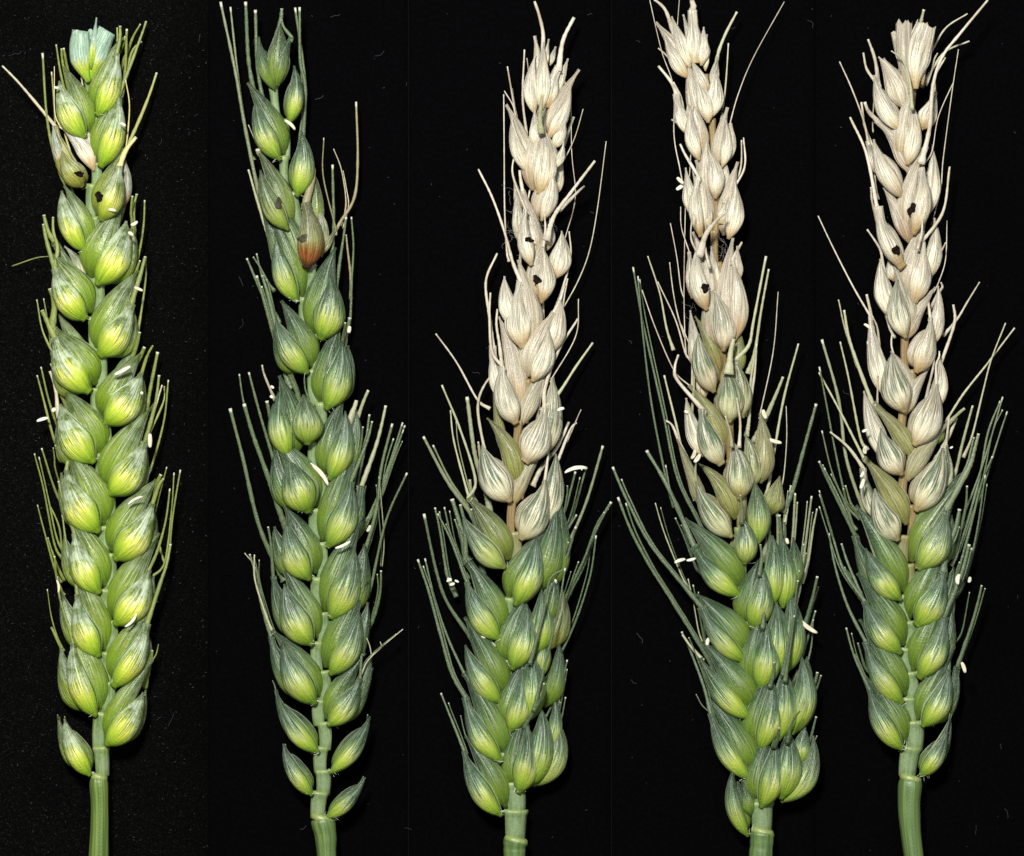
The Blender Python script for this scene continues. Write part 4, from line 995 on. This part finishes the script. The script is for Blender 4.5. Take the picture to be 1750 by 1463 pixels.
K("L", (1537, 219, 1497, 136, 44), b=0.96, hair=False, x=[(1546, 184, 1502, 96, 44, 42, 0.06, 1, "lemma"), (1540, 150, 1512, 98, 26, 36, 0, 1)], a=[(8, 1504, 140, 1496, 100, 1484, 67, 1), (6, 1500, 138, 1484, 115, 1479, 87, 1), (3, 1494, 205, 1495, 150, 1497, 115, 1)])
K("R", (1551, 277, 1558, 186, 48), b=0.95, hair=False, x=[(1575, 220, 1599, 156, 36, 42, -0.05, 1)], a=[(-4, 1557, 190, 1552, 140, 1540, 105, 1520, 90, 0.6), (2, 1566, 258, 1556, 235, 1544, 220, 0.9), (-9, 1572, 282, 1586, 222, 1592, 150, 1608, 100, 1640, 58, 1685, 3, 1), (4, 1590, 160, 1600, 130, 1618, 96, 1), (5, 1598, 80, 1620, 45, 1655, 22, 0.85), (5, 1598, 112, 1618, 86, 1658, 70, 0.7), (3, 1601, 362, 1611, 318, 1614, 268, 1628, 151, 1638, 84, 1)])
K("R", (1561, 396, 1572, 296, 50), b=0.98, hair=False, br=0.08, sp=[(1557, 358, 13, 21, -0.25)], x=[(1584, 370, 1594, 246, 30, 40, -0.05, 0.98)], a=[(6, 1568, 300, 1564, 280, 1558, 266, 1), (3, 1592, 260, 1604, 200, 1634, 134, 1), (5, 1572, 290, 1578, 270, 1588, 250, 1)])
K("R", (1562, 512, 1574, 422, 50), b=0.92, hair=False, br=0.1, x=[(1588, 476, 1598, 372, 38, 42, -0.05, 0.95, "glume", 0.1)], a=[(-4, 1566, 428, 1574, 390, 1573, 345, 0.95), (7, 1581, 415, 1612, 362, 1623, 285, 0.8), (3, 1608, 480, 1620, 440, 1623, 375, 0.9), (5, 1592, 480, 1604, 440, 1617, 414, 0.9), (4, 1536, 470, 1536, 450)])
K("R", (1567, 633, 1588, 550, 54), b=0.92, br=0.14, x=[(1546, 582, 1600, 490, 36, 40, 0.04, 0.95, "lemma"), (1594, 590, 1604, 488, 32, 42, -0.05, 0.95)], a=[(9, 1598, 662, 1614, 614, 1634, 552, 1631, 520, 0.92), (4.5, 1638, 545, 1655, 515, 1675, 482, 1), (4, 1584, 520, 1587, 500, 1586, 485, 1), (5, 1606, 500, 1612, 490, 1610, 482, 1)])
K("R", (1564, 757, 1597, 664, 58), b=0.86, br=0.06, x=[(1544, 712, 1590, 628, 30, 38, 0.05, 0.86, "lemma"), (1600, 700, 1606, 610, 32, 42, -0.06, 0.9)], a=[(5, 1590, 660, 1596, 620, 1590, 598, 0.85), (5, 1620, 720, 1650, 672, 1691, 620, 1737, 560, 0.7), (4, 1665, 745, 1682, 670, 1695, 614, 1718, 552, 0.6), (4, 1600, 625, 1606, 610, 1607, 600, 0.9)])
K("R", (1567, 869, 1607, 774, 62), b=0.78, x=[(1552, 822, 1626, 720, 32, 40, 0.06, 0.65, "lemma"), (1600, 760, 1612, 712, 24, 34, 0, 0.2, "lemma"), (1605, 850, 1618, 760, 30, 38, -0.06, 0.7)], a=[(8, 1606, 780, 1624, 745, 1638, 714, 0.7), (4, 1616, 750, 1622, 725, 1622, 710, 0.8), (7, 1634, 815, 1648, 760, 1665, 693, 0.3), (4, 1628, 712, 1640, 705, 1647, 698, 0.3)], an=[(1620, 766, 1625, 763, 4)])
K("R", (1571, 969, 1613, 880, 66), b=0.10, i=(1640, 830), o=(1628, 880), x=[(1556, 930, 1655, 800, 34, 38, 0.02, 0, "lemma")], a=[(9, 1628, 850, 1655, 800, 1665, 770, 1673, 741), (5, 1640, 905, 1680, 800, 1716, 678), (6, 1640, 945, 1675, 830, 1692, 740, 1712, 685), (5, 1670, 870, 1695, 800, 1726, 703), (6, 1638, 935, 1650, 870, 1652, 830)])
K("R", (1568, 1066, 1609, 984, 60), i=(1620, 930), wl=0.9, o=(1632, 970), a=[(10, 1616, 945, 1632, 905, 1640, 870), (6, 1634, 1000, 1660, 910, 1680, 830, 1700, 780), (5, 1650, 1000, 1672, 910, 1686, 812), (4, 1622, 940, 1634, 920, 1641, 900)], an=[(1634, 998, 1637, 980, 9), (1656, 996, 1658, 986, 7)])
K("R", (1572, 1155, 1610, 1062, 60), i=(1626, 1008), o=(1630, 1040), a=[(9, 1618, 1040, 1640, 990, 1655, 930), (3.5, 1645, 1085, 1652, 1050, 1658, 1012), (5, 1628, 1012, 1634, 985, 1640, 960)])
K("R", (1578, 1238, 1618, 1152, 56), i=(1629, 1112), o=(1638, 1140), a=[(6, 1634, 1125, 1660, 1070, 1672, 1025, 1678, 1000), (4, 1626, 1118, 1630, 1105)], an=[(1640, 1130, 1646, 1148, 8)])
K("R", (1575, 1323, 1614, 1256, 38), o=(1627, 1222), a=[(3, 1624, 1232, 1629, 1215), (3, 1614, 1258, 1620, 1240, 1622, 1220)])
K("L", (1556, 154, 1546, 48, 40), b=1, cut=True, belly=0.3, hair=False, bow=-4, x=[(1565, 152, 1582, 44, 46, 54, -0.05, 1, "cut"), (1545, 120, 1530, 54, 20, 44, 0, 1, "cut"), (1578, 145, 1592, 78, 16, 46, -0.1, 0.98, "glume", 0.3)], a=[(7, 1572, 60, 1575, 38, 1578, 17, 0.5), (4, 1594, 120, 1598, 100, 1604, 90, 0.8)])
